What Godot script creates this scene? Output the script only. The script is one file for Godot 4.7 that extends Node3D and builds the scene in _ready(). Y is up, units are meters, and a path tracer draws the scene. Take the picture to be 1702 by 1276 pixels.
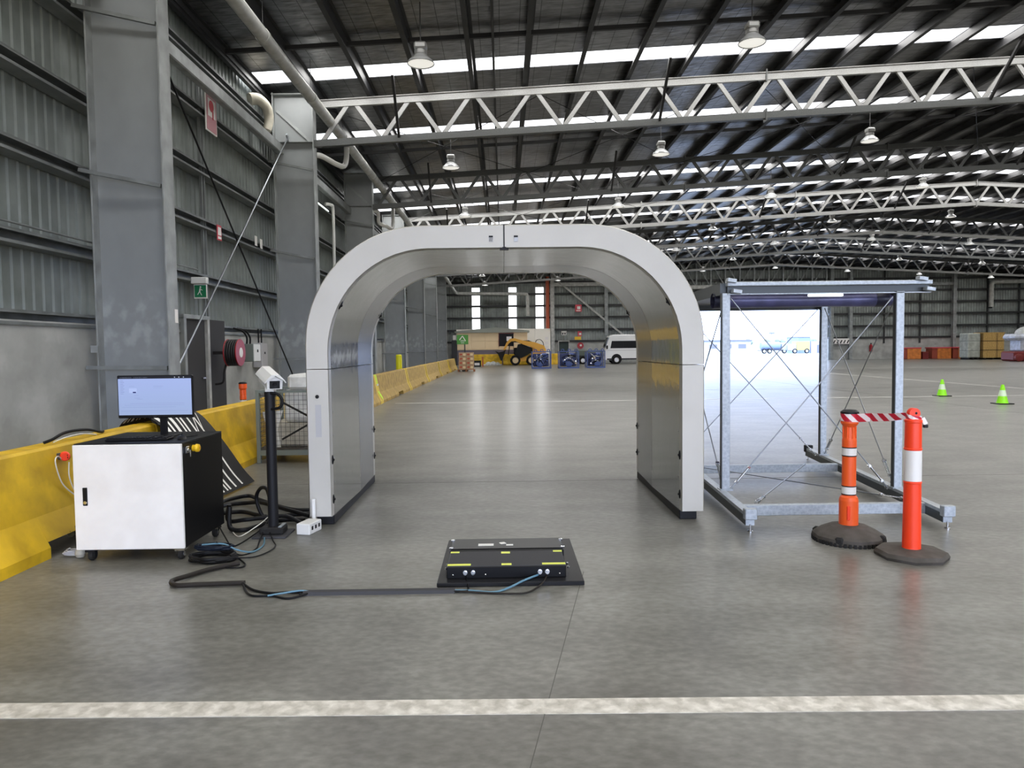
extends Node3D
# A warehouse hall with a walk-through scanning arch. Metres, y up, the hall runs along -z.

class G:
	# Collects faces; corners of a face are listed counter-clockwise seen from outside.
	var v := PackedVector3Array()
	var n := PackedVector3Array()
	var u := PackedVector2Array()
	var i := PackedInt32Array()
	var off := Vector3.ZERO
	func face(p: Array, nn := Vector3.ZERO, uvs: Array = []) -> void:
		var b := v.size()
		if nn == Vector3.ZERO:
			nn = (p[1] - p[0]).cross(p[2] - p[0]).normalized()
		for k in p.size():
			v.append(p[k] + off); n.append(nn)
			u.append(uvs[k] if uvs.size() else [Vector2(0, 1), Vector2(1, 1), Vector2(1, 0), Vector2(0, 0)][k % 4])
		for k in range(1, p.size() - 1):
			i.append_array([b, b + k + 1, b + k])
	func smooth_quad(p: Array, nn: Array, uvs: Array = []) -> void:
		var b := v.size()
		for k in 4:
			v.append(p[k] + off); n.append(nn[k])
			u.append(uvs[k] if uvs.size() else [Vector2(0, 1), Vector2(1, 1), Vector2(1, 0), Vector2(0, 0)][k])
		i.append_array([b, b + 2, b + 1, b, b + 3, b + 2])
	func box(c: Vector3, s: Vector3, bas := Basis(), ch := 0.0) -> G:
		var h := s / 2.0
		var q := func(x: float, y: float, z: float) -> Vector3: return c + bas * Vector3(x, y, z)
		if ch <= 0.0:
			for a in 3:
				for sg in [-1.0, 1.0]:
					var e := [Vector3.RIGHT, Vector3.UP, Vector3.BACK]
					var nn: Vector3 = e[a] * sg
					var r: Vector3 = (Vector3.UP if a != 1 else Vector3.BACK * -sg).cross(nn)
					var t: Vector3 = nn.cross(r)
					var o: Array = []
					for w in [[-1, -1], [1, -1], [1, 1], [-1, 1]]:
						var p: Vector3 = (nn + r * w[0] + t * w[1]) * h
						o.append(c + bas * p)
					face(o, bas * nn)
			return self
		ch = minf(ch, minf(h.x, minf(h.y, h.z)) * 0.95)
		var k := h - Vector3.ONE * ch
		for sg in [-1.0, 1.0]:
			face(fixed([q.call(sg * h.x, -k.y, -k.z), q.call(sg * h.x, k.y, -k.z), q.call(sg * h.x, k.y, k.z), q.call(sg * h.x, -k.y, k.z)], bas * Vector3(sg, 0, 0)))
			face(fixed([q.call(-k.x, sg * h.y, -k.z), q.call(k.x, sg * h.y, -k.z), q.call(k.x, sg * h.y, k.z), q.call(-k.x, sg * h.y, k.z)], bas * Vector3(0, sg, 0)))
			face(fixed([q.call(-k.x, -k.y, sg * h.z), q.call(k.x, -k.y, sg * h.z), q.call(k.x, k.y, sg * h.z), q.call(-k.x, k.y, sg * h.z)], bas * Vector3(0, 0, sg)))
			for s2 in [-1.0, 1.0]:
				face(fixed([q.call(sg * h.x, s2 * k.y, -k.z), q.call(sg * k.x, s2 * h.y, -k.z), q.call(sg * k.x, s2 * h.y, k.z), q.call(sg * h.x, s2 * k.y, k.z)], bas * Vector3(sg, s2, 0)))
				face(fixed([q.call(sg * h.x, -k.y, s2 * k.z), q.call(sg * k.x, -k.y, s2 * h.z), q.call(sg * k.x, k.y, s2 * h.z), q.call(sg * h.x, k.y, s2 * k.z)], bas * Vector3(sg, 0, s2)))
				face(fixed([q.call(-k.x, sg * h.y, s2 * k.z), q.call(-k.x, sg * k.y, s2 * h.z), q.call(k.x, sg * k.y, s2 * h.z), q.call(k.x, sg * h.y, s2 * k.z)], bas * Vector3(0, sg, s2)))
				for s3 in [-1.0, 1.0]:
					face(fixed([q.call(sg * h.x, s2 * k.y, s3 * k.z), q.call(sg * k.x, s2 * h.y, s3 * k.z), q.call(sg * k.x, s2 * k.y, s3 * h.z)], bas * Vector3(sg, s2, s3)))
		return self
	func fixed(p: Array, out: Vector3) -> Array:
		if (p[1] - p[0]).cross(p[2] - p[0]).dot(out) < 0.0:
			p.reverse()
		return p
	func bar(a: Vector3, b: Vector3, w: float, h: float, up := Vector3.UP) -> G:
		var z := (b - a).normalized()
		if absf(z.dot(up.normalized())) > 0.99:
			up = Vector3.BACK if absf(z.z) < 0.9 else Vector3.RIGHT
		var x := up.cross(z).normalized()
		return box((a + b) / 2.0, Vector3(w, h, a.distance_to(b)), Basis(x, z.cross(x), z))
	func tube(p: Array, r: float, sides := 8, closed := false, r2 := -1.0) -> G:
		var m := p.size()
		var fr: Array = []
		var x := Vector3.ZERO
		for k in m:
			var t: Vector3
			if closed:
				t = (p[(k + 1) % m] - p[(k - 1 + m) % m]).normalized()
			else:
				t = (p[mini(k + 1, m - 1)] - p[maxi(k - 1, 0)]).normalized()
			if x == Vector3.ZERO:
				x = t.cross(Vector3.UP if absf(t.y) < 0.9 else Vector3.RIGHT).normalized()
			else:
				x = (x - t * x.dot(t)).normalized()
			fr.append([x, t.cross(x).normalized(), t])
		var segs := m if closed else m - 1
		for k in segs:
			var k2 := (k + 1) % m
			var ra := r if r2 < 0.0 else lerpf(r, r2, float(k) / segs)
			var rb := r if r2 < 0.0 else lerpf(r, r2, float(k + 1) / segs)
			for s in sides:
				var a0 := TAU * s / sides
				var a1 := TAU * (s + 1) / sides
				var d := [fr[k][0] * cos(a0) + fr[k][1] * sin(a0), fr[k][0] * cos(a1) + fr[k][1] * sin(a1), fr[k2][0] * cos(a1) + fr[k2][1] * sin(a1), fr[k2][0] * cos(a0) + fr[k2][1] * sin(a0)]
				smooth_quad([p[k] + d[0] * ra, p[k] + d[1] * ra, p[k2] + d[2] * rb, p[k2] + d[3] * rb], d)
		if not closed:
			for e in 2:
				var kk: int = 0 if e == 0 else m - 1
				var o: Array = []
				for s in sides:
					var a := TAU * s / sides * (1.0 if e == 1 else -1.0)
					o.append(p[kk] + (fr[kk][0] * cos(a) + fr[kk][1] * sin(a)) * (r if e == 0 or r2 < 0.0 else r2))
				face(o, fr[kk][2] * (-1.0 if e == 0 else 1.0))
		return self
	func lathe(prof: Array, sides := 16, c := Vector3.ZERO, bas := Basis()) -> G:
		# prof: Vector2(radius, height) from bottom to top, outside
		for k in prof.size() - 1:
			var p0: Vector2 = prof[k]
			var p1: Vector2 = prof[k + 1]
			var d := (p1 - p0)
			var nr := Vector2(d.y, -d.x).normalized()
			for s in sides:
				var a0 := TAU * s / sides
				var a1 := TAU * (s + 1) / sides
				var q := func(r: float, y: float, a: float) -> Vector3: return bas * Vector3(r * cos(a), y, -r * sin(a))
				smooth_quad([c + q.call(p0.x, p0.y, a0), c + q.call(p0.x, p0.y, a1), c + q.call(p1.x, p1.y, a1), c + q.call(p1.x, p1.y, a0)],
					[q.call(nr.x, nr.y, a0), q.call(nr.x, nr.y, a1), q.call(nr.x, nr.y, a1), q.call(nr.x, nr.y, a0)],
					[Vector2(float(s) / sides, 1), Vector2(float(s + 1) / sides, 1), Vector2(float(s + 1) / sides, 0), Vector2(float(s) / sides, 0)])
		return self
	func prism(poly: PackedVector2Array, z0: float, z1: float, tr := Transform3D()) -> G:
		# polygon in x,y pushed from z0 (back) to z1 (front, larger)
		if Geometry2D.is_polygon_clockwise(poly):
			poly.reverse()
		var tri := Geometry2D.triangulate_polygon(poly)
		for k in range(0, tri.size(), 3):
			var a := poly[tri[k]]
			var b := poly[tri[k + 1]]
			var c := poly[tri[k + 2]]
			if (b - a).cross(c - a) < 0.0:
				var t := b; b = c; c = t
			face([tr * Vector3(a.x, a.y, z1), tr * Vector3(b.x, b.y, z1), tr * Vector3(c.x, c.y, z1)], (tr.basis * Vector3.BACK).normalized())
			face([tr * Vector3(a.x, a.y, z0), tr * Vector3(c.x, c.y, z0), tr * Vector3(b.x, b.y, z0)], (tr.basis * Vector3.FORWARD).normalized())
		for k in poly.size():
			var a := poly[k]
			var b := poly[(k + 1) % poly.size()]
			face([tr * Vector3(a.x, a.y, z1), tr * Vector3(a.x, a.y, z0), tr * Vector3(b.x, b.y, z0), tr * Vector3(b.x, b.y, z1)])
		return self
	func mesh() -> ArrayMesh:
		var ar := []
		ar.resize(Mesh.ARRAY_MAX)
		ar[Mesh.ARRAY_VERTEX] = v; ar[Mesh.ARRAY_NORMAL] = n; ar[Mesh.ARRAY_TEX_UV] = u; ar[Mesh.ARRAY_INDEX] = i
		var m := ArrayMesh.new()
		m.add_surface_from_arrays(Mesh.PRIMITIVE_TRIANGLES, ar)
		return m

var M := {}
var taken := {}
var rng := RandomNumberGenerator.new()
const TH := ["", "second", "third", "fourth", "fifth", "sixth", "seventh", "eighth", "ninth", "tenth"]

func numbered(c: String) -> String:
	taken[c] = taken.get(c, 0) + 1
	return c if taken[c] == 1 else "%s_%03d" % [c, taken[c] - 1]

func tag(o: Node, label := "", category := "", group := "", kind := "") -> void:
	if label: o.set_meta("label", label)
	if category: o.set_meta("category", category)
	if group: o.set_meta("group", group)
	if kind: o.set_meta("kind", kind)

func thing(c: String, label: String, category: String, at := Vector3.ZERO, turn := 0.0, group := "") -> Node3D:
	var o := Node3D.new()
	o.name = numbered(c); add_child(o, true)
	o.position = at; o.rotation.y = turn
	tag(o, label, category, group)
	return o

func struct(c: String, label := "") -> Node3D:
	var o := Node3D.new()
	o.name = c if not taken.has(c) else numbered(c)
	taken[c] = taken.get(c, 0) + 1
	add_child(o, true)
	tag(o, label, "", "", "structure")
	return o

func gw(t: Node3D) -> G:        # faces given in hall coordinates, for a thing that is not turned
	var g := G.new()
	g.off = -t.position
	return g

func put(c: String, g: G, m: String, parent: Node = null) -> MeshInstance3D:
	return put_mesh(c, g.mesh(), m, parent)

func put_mesh(c: String, me: Mesh, m: String, parent: Node = null, at := Vector3.ZERO) -> MeshInstance3D:
	var o := MeshInstance3D.new()
	o.mesh = me
	o.material_override = M[m]
	o.position = at
	if parent == null or parent == self:
		o.name = numbered(c); add_child(o, true)
	else:
		o.name = c; parent.add_child(o, true)
	return o

func solo(c: String, g: G, m: String, label: String, category: String, at: Vector3, group := "") -> MeshInstance3D:
	var o := put(c, g, m)
	o.position = at
	tag(o, label, category, group)
	return o

# ---------------------------------------------------------------- materials
func noise_tex(fr: float, lo: Color, hi: Color, sd: int, size := 512, oct := 5, kind := FastNoiseLite.TYPE_SIMPLEX_SMOOTH, mid := -1.0, warp := 0.0) -> NoiseTexture2D:
	var f := FastNoiseLite.new()
	f.noise_type = kind; f.frequency = fr; f.seed = sd; f.fractal_octaves = oct
	f.domain_warp_enabled = warp > 0.0; f.domain_warp_amplitude = warp
	var t := NoiseTexture2D.new()
	t.noise = f; t.seamless = true; t.width = size; t.height = size
	var r := Gradient.new()
	r.set_color(0, lo); r.set_color(1, hi)
	if mid >= 0.0:
		r.set_offset(0, mid); r.set_offset(1, minf(mid + 0.35, 1.0))
	t.color_ramp = r
	return t

func normal_tex(fr: float, strength: float, sd: int, kind := FastNoiseLite.TYPE_SIMPLEX_SMOOTH) -> NoiseTexture2D:
	var t := NoiseTexture2D.new()
	var f := FastNoiseLite.new()
	f.noise_type = kind; f.frequency = fr; f.seed = sd; f.fractal_octaves = 4
	t.noise = f; t.seamless = true; t.width = 512; t.height = 512; t.as_normal_map = true; t.bump_strength = strength
	return t

func mat(c: String, col: Color, rough := 0.6, metal := 0.0, tex: Texture2D = null, scale := 1.0) -> StandardMaterial3D:
	var m := StandardMaterial3D.new()
	m.resource_name = c
	m.albedo_color = col; m.roughness = rough; m.metallic = metal
	if tex:
		m.albedo_texture = tex
		m.uv1_triplanar = true; m.uv1_world_triplanar = true
		m.uv1_scale = Vector3.ONE * scale
	M[c] = m
	return m

func column_stain() -> ImageTexture:
	# grey paint with pale lime dust low on the plate; v runs down the plate
	var f := FastNoiseLite.new()
	f.seed = 7; f.frequency = 0.018; f.fractal_octaves = 5
	var im := Image.create(96, 768, false, Image.FORMAT_RGB8)
	for y in 768:
		var h := (1.0 - y / 768.0) * 7.76
		var low := smoothstep(2.5, 2.0, h) * smoothstep(1.2, 1.75, h)
		for x in 96:
			var q := f.get_noise_2d(x * 1.3, y) * 0.5 + 0.5
			var q2 := f.get_noise_2d(x * 2.0 + 500.0, y * 1.6 + 90.0) * 0.5 + 0.5
			var b := 0.84 + 0.06 * q
			b += low * smoothstep(0.4, 0.8, q2) * 0.14
			im.set_pixel(x, y, Color(b, b * 1.008, b * 1.012))
	return ImageTexture.create_from_image(im)

func mesh_grid() -> ImageTexture:
	# the safety mesh that holds the foil up
	var im := Image.create(256, 256, false, Image.FORMAT_RGB8)
	im.fill(Color.WHITE)
	for k in 4:
		im.fill_rect(Rect2i(0, k * 64, 256, 2), Color(0.45, 0.45, 0.45))
		im.fill_rect(Rect2i(k * 64, 0, 2, 256), Color(0.45, 0.45, 0.45))
	return ImageTexture.create_from_image(im)

func c8(r: int, g: int, b: int) -> Color:
	return Color8(r, g, b)

func make_materials() -> void:
	var W := Color(1, 1, 1)
	var soft := noise_tex(0.006, Color(0.78, 0.78, 0.77), W, 3)
	var grime := noise_tex(0.01, Color(0.72, 0.7, 0.64), W, 8, 512, 6, FastNoiseLite.TYPE_SIMPLEX_SMOOTH, -1.0, 20.0)
	var fine := noise_tex(0.05, Color(0.86, 0.86, 0.85), W, 12)
	var dusty := noise_tex(0.008, Color(0.8, 0.8, 0.79), W, 21, 512, 6, FastNoiseLite.TYPE_PERLIN, -1.0, 30.0)
	var wood := noise_tex(0.03, Color(0.7, 0.66, 0.58), W, 31)
	# floor: mottled, trowelled concrete, sealed to a dull shine
	var fl := mat("concrete_floor", c8(145, 144, 137), 0.3, 0.0, noise_tex(0.007, Color(0.78, 0.775, 0.765), Color(1, 1, 1), 5, 1024, 7, FastNoiseLite.TYPE_SIMPLEX_SMOOTH, -1.0, 24.0), 0.17)
	fl.uv1_scale = Vector3(0.13, 0.2, 0.24)
	fl.detail_enabled = true
	fl.detail_blend_mode = BaseMaterial3D.BLEND_MODE_MUL
	fl.detail_albedo = noise_tex(0.02, Color(0.78, 0.775, 0.765), Color(1, 1, 1), 41, 1024, 8, FastNoiseLite.TYPE_SIMPLEX_SMOOTH, -1.0, 12.0)
	fl.detail_uv_layer = BaseMaterial3D.DETAIL_UV_2
	fl.uv2_triplanar = true; fl.uv2_world_triplanar = true; fl.uv2_scale = Vector3(0.55, 0.7, 0.9)
	fl.roughness = 0.29
	fl.metallic_specular = 0.35
	fl.normal_enabled = true
	fl.normal_texture = normal_tex(0.02, 1.2, 17)
	fl.normal_scale = 0.05
	mat("joint", c8(92, 90, 85), 0.9)
	mat("line_paint", c8(228, 224, 214), 0.55, 0.0, noise_tex(0.03, Color(0.7, 0.69, 0.66), W, 44, 512, 4, FastNoiseLite.TYPE_SIMPLEX_SMOOTH, -1.0, 20.0), 0.8)
	mat("line_paint_thin", c8(214, 212, 206), 0.5)
	mat("concrete_wall", c8(186, 187, 183), 0.85, 0.0, dusty, 0.35)
	mat("cladding", c8(148, 155, 152), 0.55, 0.15, soft, 0.3)
	mat("cladding_back", c8(160, 166, 163), 0.5, 0.1, soft, 0.3)
	mat("steel_paint", c8(164, 168, 168), 0.5, 0.1, soft, 0.6)
	mat("girt_steel", c8(136, 140, 140), 0.5, 0.2, soft, 0.6)
	var cw := mat("column_web", c8(162, 165, 165), 0.42, 0.05)
	cw.albedo_texture = column_stain()
	cw.uv1_triplanar = false
	cw.normal_enabled = true; cw.normal_texture = normal_tex(0.006, 3.0, 71); cw.normal_scale = 0.15
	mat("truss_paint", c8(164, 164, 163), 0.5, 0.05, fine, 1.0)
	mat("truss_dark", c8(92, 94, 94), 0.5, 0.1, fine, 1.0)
	mat("purlin_steel", c8(48, 48, 50), 0.6, 0.0, soft, 0.5)
	var foil := mat("roof_foil", c8(146, 146, 148), 0.3, 0.9, noise_tex(0.01, Color(0.7, 0.7, 0.7), W, 91), 0.5)
	foil.normal_enabled = true; foil.normal_texture = normal_tex(0.018, 6.0, 93, FastNoiseLite.TYPE_PERLIN); foil.normal_scale = 0.5
	foil.uv1_scale = Vector3(0.35, 0.5, 0.9)
	foil.detail_enabled = true; foil.detail_blend_mode = BaseMaterial3D.BLEND_MODE_MUL
	foil.detail_albedo = mesh_grid()
	foil.detail_uv_layer = BaseMaterial3D.DETAIL_UV_2
	foil.uv2_triplanar = true; foil.uv2_world_triplanar = true; foil.uv2_scale = Vector3(0.6, 0.6, 0.83)
	mat("wire", c8(70, 70, 70), 0.5, 0.5)
	var sk := mat("skylight_glow", c8(235, 238, 240), 0.5)
	sk.emission_enabled = true; sk.emission = c8(246, 249, 255); sk.emission_energy_multiplier = 1.7
	var tl := mat("tube_glow", c8(240, 240, 240), 0.4)
	tl.emission_enabled = true; tl.emission = c8(236, 255, 246); tl.emission_energy_multiplier = 1.6
	var lg := mat("lens_glow", c8(225, 225, 220), 0.35)
	lg.emission_enabled = true; lg.emission = c8(255, 252, 244); lg.emission_energy_multiplier = 0.55
	mat("lamp_housing", c8(150, 150, 148), 0.4, 0.3)
	var pr := mat("prismatic", c8(176, 178, 178), 0.2, 0.2)
	pr.backlight_enabled = true; pr.backlight = Color(0.3, 0.3, 0.3)
	mat("pipe_grey", c8(200, 200, 196), 0.5, 0.05, soft, 0.8)
	mat("pipe_white", c8(224, 224, 220), 0.45)
	mat("red_brown", c8(176, 82, 52), 0.6)
	# arch
	mat("arch_white", c8(198, 195, 187), 0.35, 0.0, noise_tex(0.004, Color(0.95, 0.95, 0.945), W, 60), 0.5)
	var st := mat("stainless", c8(180, 182, 184), 0.1, 1.0)
	st.normal_enabled = true; st.normal_texture = normal_tex(0.008, 3.0, 77); st.normal_scale = 0.16
	st.uv1_triplanar = true; st.uv1_world_triplanar = true; st.uv1_scale = Vector3(0.9, 0.5, 0.9)
	var st2 := mat("stainless_brushed", c8(166, 168, 174), 0.2, 1.0, noise_tex(0.02, Color(0.86, 0.86, 0.86), W, 78), 1.0)
	st2.uv1_scale = Vector3(3, 0.3, 3)
	var film := mat("wrinkled_film", c8(196, 198, 192), 0.14, 0.85)
	film.normal_enabled = true; film.normal_texture = normal_tex(0.01, 8.0, 79); film.normal_scale = 0.5
	film.uv1_triplanar = true; film.uv1_scale = Vector3.ONE * 1.4
	mat("yellow_film", c8(196, 178, 70), 0.25, 0.6)
	mat("black_metal", c8(30, 30, 32), 0.45, 0.2)
	mat("black_plastic", c8(22, 22, 24), 0.4)
	mat("black_satin", c8(16, 16, 18), 0.35, 0.1)
	mat("rubber", c8(44, 43, 42), 0.75, 0.0, fine, 2.0)
	mat("rubber_dust", c8(84, 79, 74), 0.8, 0.0, grime, 1.6)
	mat("cable", c8(20, 20, 21), 0.45)
	mat("cable_brown", c8(42, 38, 34), 0.55)
	mat("cable_blue", c8(92, 130, 148), 0.45)
	mat("cable_navy", c8(22, 28, 40), 0.4)
	mat("cable_white", c8(222, 218, 205), 0.5)
	mat("chrome", c8(205, 206, 208), 0.18, 1.0)
	mat("grey_plastic", c8(178, 177, 178), 0.5)
	mat("duct_grey", c8(72, 72, 74), 0.75).metallic_specular = 0.2
	mat("white_enamel", c8(244, 241, 236), 0.4, 0.0, noise_tex(0.006, Color(0.955, 0.95, 0.945), W, 61), 0.9)
	mat("white_plastic", c8(228, 227, 222), 0.45)
	mat("lime_sticker", c8(226, 232, 92), 0.5)
	mat("stop_yellow", c8(236, 190, 26), 0.4)
	mat("stop_red", c8(200, 32, 22), 0.4)
	# barriers and markers
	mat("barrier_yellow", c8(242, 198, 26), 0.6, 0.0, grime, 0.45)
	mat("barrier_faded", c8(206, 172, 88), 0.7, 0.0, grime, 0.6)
	mat("barrier_strip", c8(238, 205, 40), 0.55, 0.0, fine, 0.8)
	mat("dark_stain", c8(70, 62, 34), 0.9)
	mat("bollard_orange", c8(240, 92, 30), 0.42)
	mat("bollard_red", c8(250, 66, 26), 0.38)
	mat("reflective_white", c8(232, 228, 222), 0.35)
	mat("cone_lime", c8(150, 238, 20), 0.45)
	mat("cone_sleeve", c8(215, 235, 200), 0.4)
	mat("post_yellow", c8(232, 226, 20), 0.5)
	mat("vest_lime", c8(196, 236, 40), 0.7)
	mat("hose_red", c8(156, 24, 34), 0.4)
	mat("hose_black", c8(28, 24, 24), 0.5)
	mat("galvanised", c8(182, 188, 192), 0.4, 0.4, noise_tex(0.03, Color(0.8, 0.81, 0.82), W, 66, 512, 4, FastNoiseLite.TYPE_CELLULAR), 2.0)
	mat("frame_dark", c8(74, 78, 80), 0.45, 0.6)
	mat("rod_steel", c8(150, 154, 158), 0.3, 0.9)
	mat("indigo_wrap", c8(92, 92, 132), 0.3, 0.2, soft, 1.2)
	mat("indigo_dark", c8(28, 28, 48), 0.4)
	mat("bag_white", c8(246, 246, 242), 0.65, 0.0, soft, 1.2)
	mat("foam_cream", c8(206, 200, 184), 0.75, 0.0, soft, 1.2)
	mat("stillage_green", c8(120, 128, 122), 0.55, 0.3)
	mat("sign_red", c8(206, 70, 84), 0.5)
	mat("sign_pink", c8(190, 128, 136), 0.5)
	mat("sign_white", c8(236, 232, 228), 0.5)
	mat("sign_green", c8(28, 120, 78), 0.45)
	mat("sign_assembly", c8(76, 148, 60), 0.5)
	mat("dark_glass", c8(18, 20, 24), 0.12)
	mat("door_green", c8(34, 52, 48), 0.5)
	mat("hut_beige", c8(240, 216, 176), 0.6)
	mat("hut_trim", c8(146, 150, 140), 0.5)
	mat("hut_base", c8(112, 104, 116), 0.6)
	mat("panel_cream", c8(244, 240, 230), 0.6)
	mat("loader_yellow", c8(224, 164, 44), 0.4)
	mat("loader_black", c8(26, 28, 28), 0.5)
	mat("tyre", c8(28, 27, 27), 0.8)
	mat("rim_cream", c8(222, 200, 160), 0.5)
	mat("rim_silver", c8(208, 208, 208), 0.35, 0.5)
	mat("blue_frame", c8(66, 84, 138), 0.4, 0.1)
	mat("blue_engine", c8(34, 44, 88), 0.4, 0.1)
	mat("van_white", c8(236, 236, 234), 0.25)
	mat("trailer_green", c8(86, 96, 86), 0.5)
	mat("carton", c8(206, 168, 132), 0.7, 0.0, soft, 2.0)
	mat("carton_print", c8(196, 78, 52), 0.6)
	mat("carton_label", c8(232, 212, 170), 0.6)
	mat("pallet_wood", c8(178, 120, 84), 0.8, 0.0, wood, 1.0)
	mat("crate_wood", c8(222, 186, 116), 0.7, 0.0, wood, 0.8)
	mat("crate_wood_dark", c8(170, 140, 88), 0.7, 0.0, wood, 0.8)
	mat("bin_orange", c8(222, 132, 58), 0.6, 0.0, soft, 0.6)
	mat("bin_rust", c8(148, 66, 48), 0.6)
	mat("grey_wrap", c8(186, 190, 180), 0.5, 0.0, soft, 0.6)
	mat("film_wrap", c8(206, 212, 226), 0.3, 0.0, soft, 0.9)
	mat("maroon", c8(112, 34, 32), 0.5)
	mat("apron", c8(158, 164, 168), 0.8, 0.0, soft, 0.05)
	mat("far_white", c8(172, 172, 172), 0.7)
	mat("far_blue", c8(128, 142, 172), 0.6)
	mat("far_yellow", c8(168, 152, 96), 0.7)
	mat("far_grey", c8(112, 112, 120), 0.7)
	mat("far_leaf", c8(118, 126, 112), 0.9)
	mat("mat_black", c8(30, 29, 28), 0.6, 0.0, fine, 3.0)
	mat("stripe_white", c8(238, 236, 230), 0.5)
	for k in ["cable", "cable_brown", "cable_navy", "black_metal", "black_plastic", "black_satin", "rubber", "mat_black", "loader_black", "tyre"]:
		M[k].metallic_specular = 0.3
		M[k].metallic = 0.0

const SKY_STRIP := 9.0
const DOORWAY := 2.0

func _ready() -> void:
	rng.seed = 11
	var cam := Camera3D.new()
	cam.name = "camera"
	cam.position = Vector3(0, 1.5, 0)
	cam.rotation = Vector3(-0.0501044, -0.0118836, -0.012)
	cam.keep_aspect = Camera3D.KEEP_HEIGHT
	cam.fov = rad_to_deg(2.0 * atan(638.0 / 1200.0))
	cam.near = 0.05; cam.far = 900.0
	cam.current = true
	add_child(cam)
	var env := Environment.new()
	var sky := Sky.new()
	var sm := ProceduralSkyMaterial.new()
	sm.sky_top_color = c8(190, 208, 240)
	sm.sky_horizon_color = c8(190, 211, 255)
	sm.sky_curve = 0.25
	sm.ground_bottom_color = c8(150, 150, 150)
	sm.ground_horizon_color = c8(190, 194, 200)
	sm.sky_energy_multiplier = 2.4
	sm.ground_energy_multiplier = 1.0
	sky.sky_material = sm
	env.background_mode = Environment.BG_SKY
	env.sky = sky
	env.tonemap_mode = Environment.TONE_MAPPER_LINEAR
	env.tonemap_exposure = 1.26
	env.sdfgi_enabled = true; env.ssao_enabled = true; env.ssil_enabled = true
	var we := WorldEnvironment.new()
	we.name = "surroundings"
	we.environment = env
	add_child(we)
	make_materials()
	build_floor()
	build_left_wall()
	build_columns()
	build_trusses()
	build_roof()
	build_back_wall()
	build_things()

# ---------------------------------------------------------------- the hall
const COLS := [-10.16, -18.2, -26.2, -34.35, -42.75, -50.85, -59.4]
const STRIPS := [9.0, 3.5, -2.0, -7.6, -12.1, -17.3, -22.1, -29.6, -33.5, -39.0, -45.6, -49.9, -55.5, -62.5]
const RIDGE := 22.5
const TILT := 0.054
const BACK := -68.0

func rise(x: float) -> float:
	return TILT * ((x if x < RIDGE else 2.0 * RIDGE - x) + 4.4)

func y_bottom(x: float) -> float: return 6.6 + rise(x)
func y_top(x: float) -> float: return 7.56 + rise(x)
func y_roof(x: float) -> float: return 7.93 + rise(x)

func area(at: Transform3D, w: float, h: float, radiance: float, col := Color(1, 1, 1)) -> void:
	var l := AreaLight3D.new()
	l.name = "daylight"
	l.transform = at
	l.area_size = Vector2(w, h)
	l.area_normalize_energy = true
	l.light_energy = radiance * w * h / PI
	l.light_color = col
	l.area_range = 120.0
	l.area_attenuation = 2.0
	l.shadow_enabled = true
	add_child(l, true)

func corrugated(g: G, a: Vector3, along: Vector3, length: float, height: float, out: Vector3, pitch := 0.2, deep := 0.03) -> void:
	# a: lower start corner; seen from out, along runs to the right
	var nn := int(ceil(length / pitch))
	var up := Vector3.UP * height
	for k in nn:
		var s := k * pitch
		var pts: Array = []
		for q in [[0.0, 0.0], [0.55, 0.0], [0.66, 1.0], [0.89, 1.0], [1.0, 0.0]]:
			pts.append(a + along * minf(s + q[0] * pitch, length) + out * deep * q[1])
		for j in 4:
			if pts[j].distance_to(pts[j + 1]) > 0.001:
				g.face([pts[j], pts[j + 1], pts[j + 1] + up, pts[j] + up])

func build_floor() -> void:
	var t := struct("floor", "grey sealed concrete floor of the hall with worn white lines")
	put("slab", gw(t).box(Vector3(22.4, -0.15, -27.0), Vector3(57.4, 0.3, 84.0)), "concrete_floor", t)
	var j := gw(t)
	j.bar(Vector3(0.52, 0.0005, -4.75), Vector3(-0.12, 0.0005, -1.5), 0.004, 0.002)
	put("joint", j, "joint", t)
	for z in [-8.05, -24.3, -40.5, -56.7]:
		put("joint", gw(t).box(Vector3(22.4, 0.0004, z), Vector3(57, 0.0016, 0.005)), "joint", t)
	for x in [10.9, 27.0, 43.0]:
		put("joint", gw(t).box(Vector3(x, 0.0004, -34.0), Vector3(0.008, 0.002, 66)), "joint", t)
	put("painted_line", gw(t).box(Vector3(0.0, 0.001, -2.95), Vector3(18.0, 0.003, 0.128), Basis(Vector3.UP, -0.019)), "line_paint", t)
	put("painted_line", gw(t).box(Vector3(22.0, 0.001, -20.0), Vector3(50.0, 0.002, 0.08)), "line_paint_thin", t)
	put("painted_line", gw(t).box(Vector3(16.7, 0.001, -40.0), Vector3(0.09, 0.002, 36.0)), "line_paint_thin", t)
	put("painted_line", gw(t).box(Vector3(27.0, 0.001, -44.0), Vector3(46.0, 0.002, 0.09)), "line_paint_thin", t)
	var a := struct("floor_apron", "pale concrete apron outside the large door opening")
	put("slab", gw(a).box(Vector3(30, -0.16, -220.0), Vector3(420, 0.3, 302.0)), "apron", a)

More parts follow.
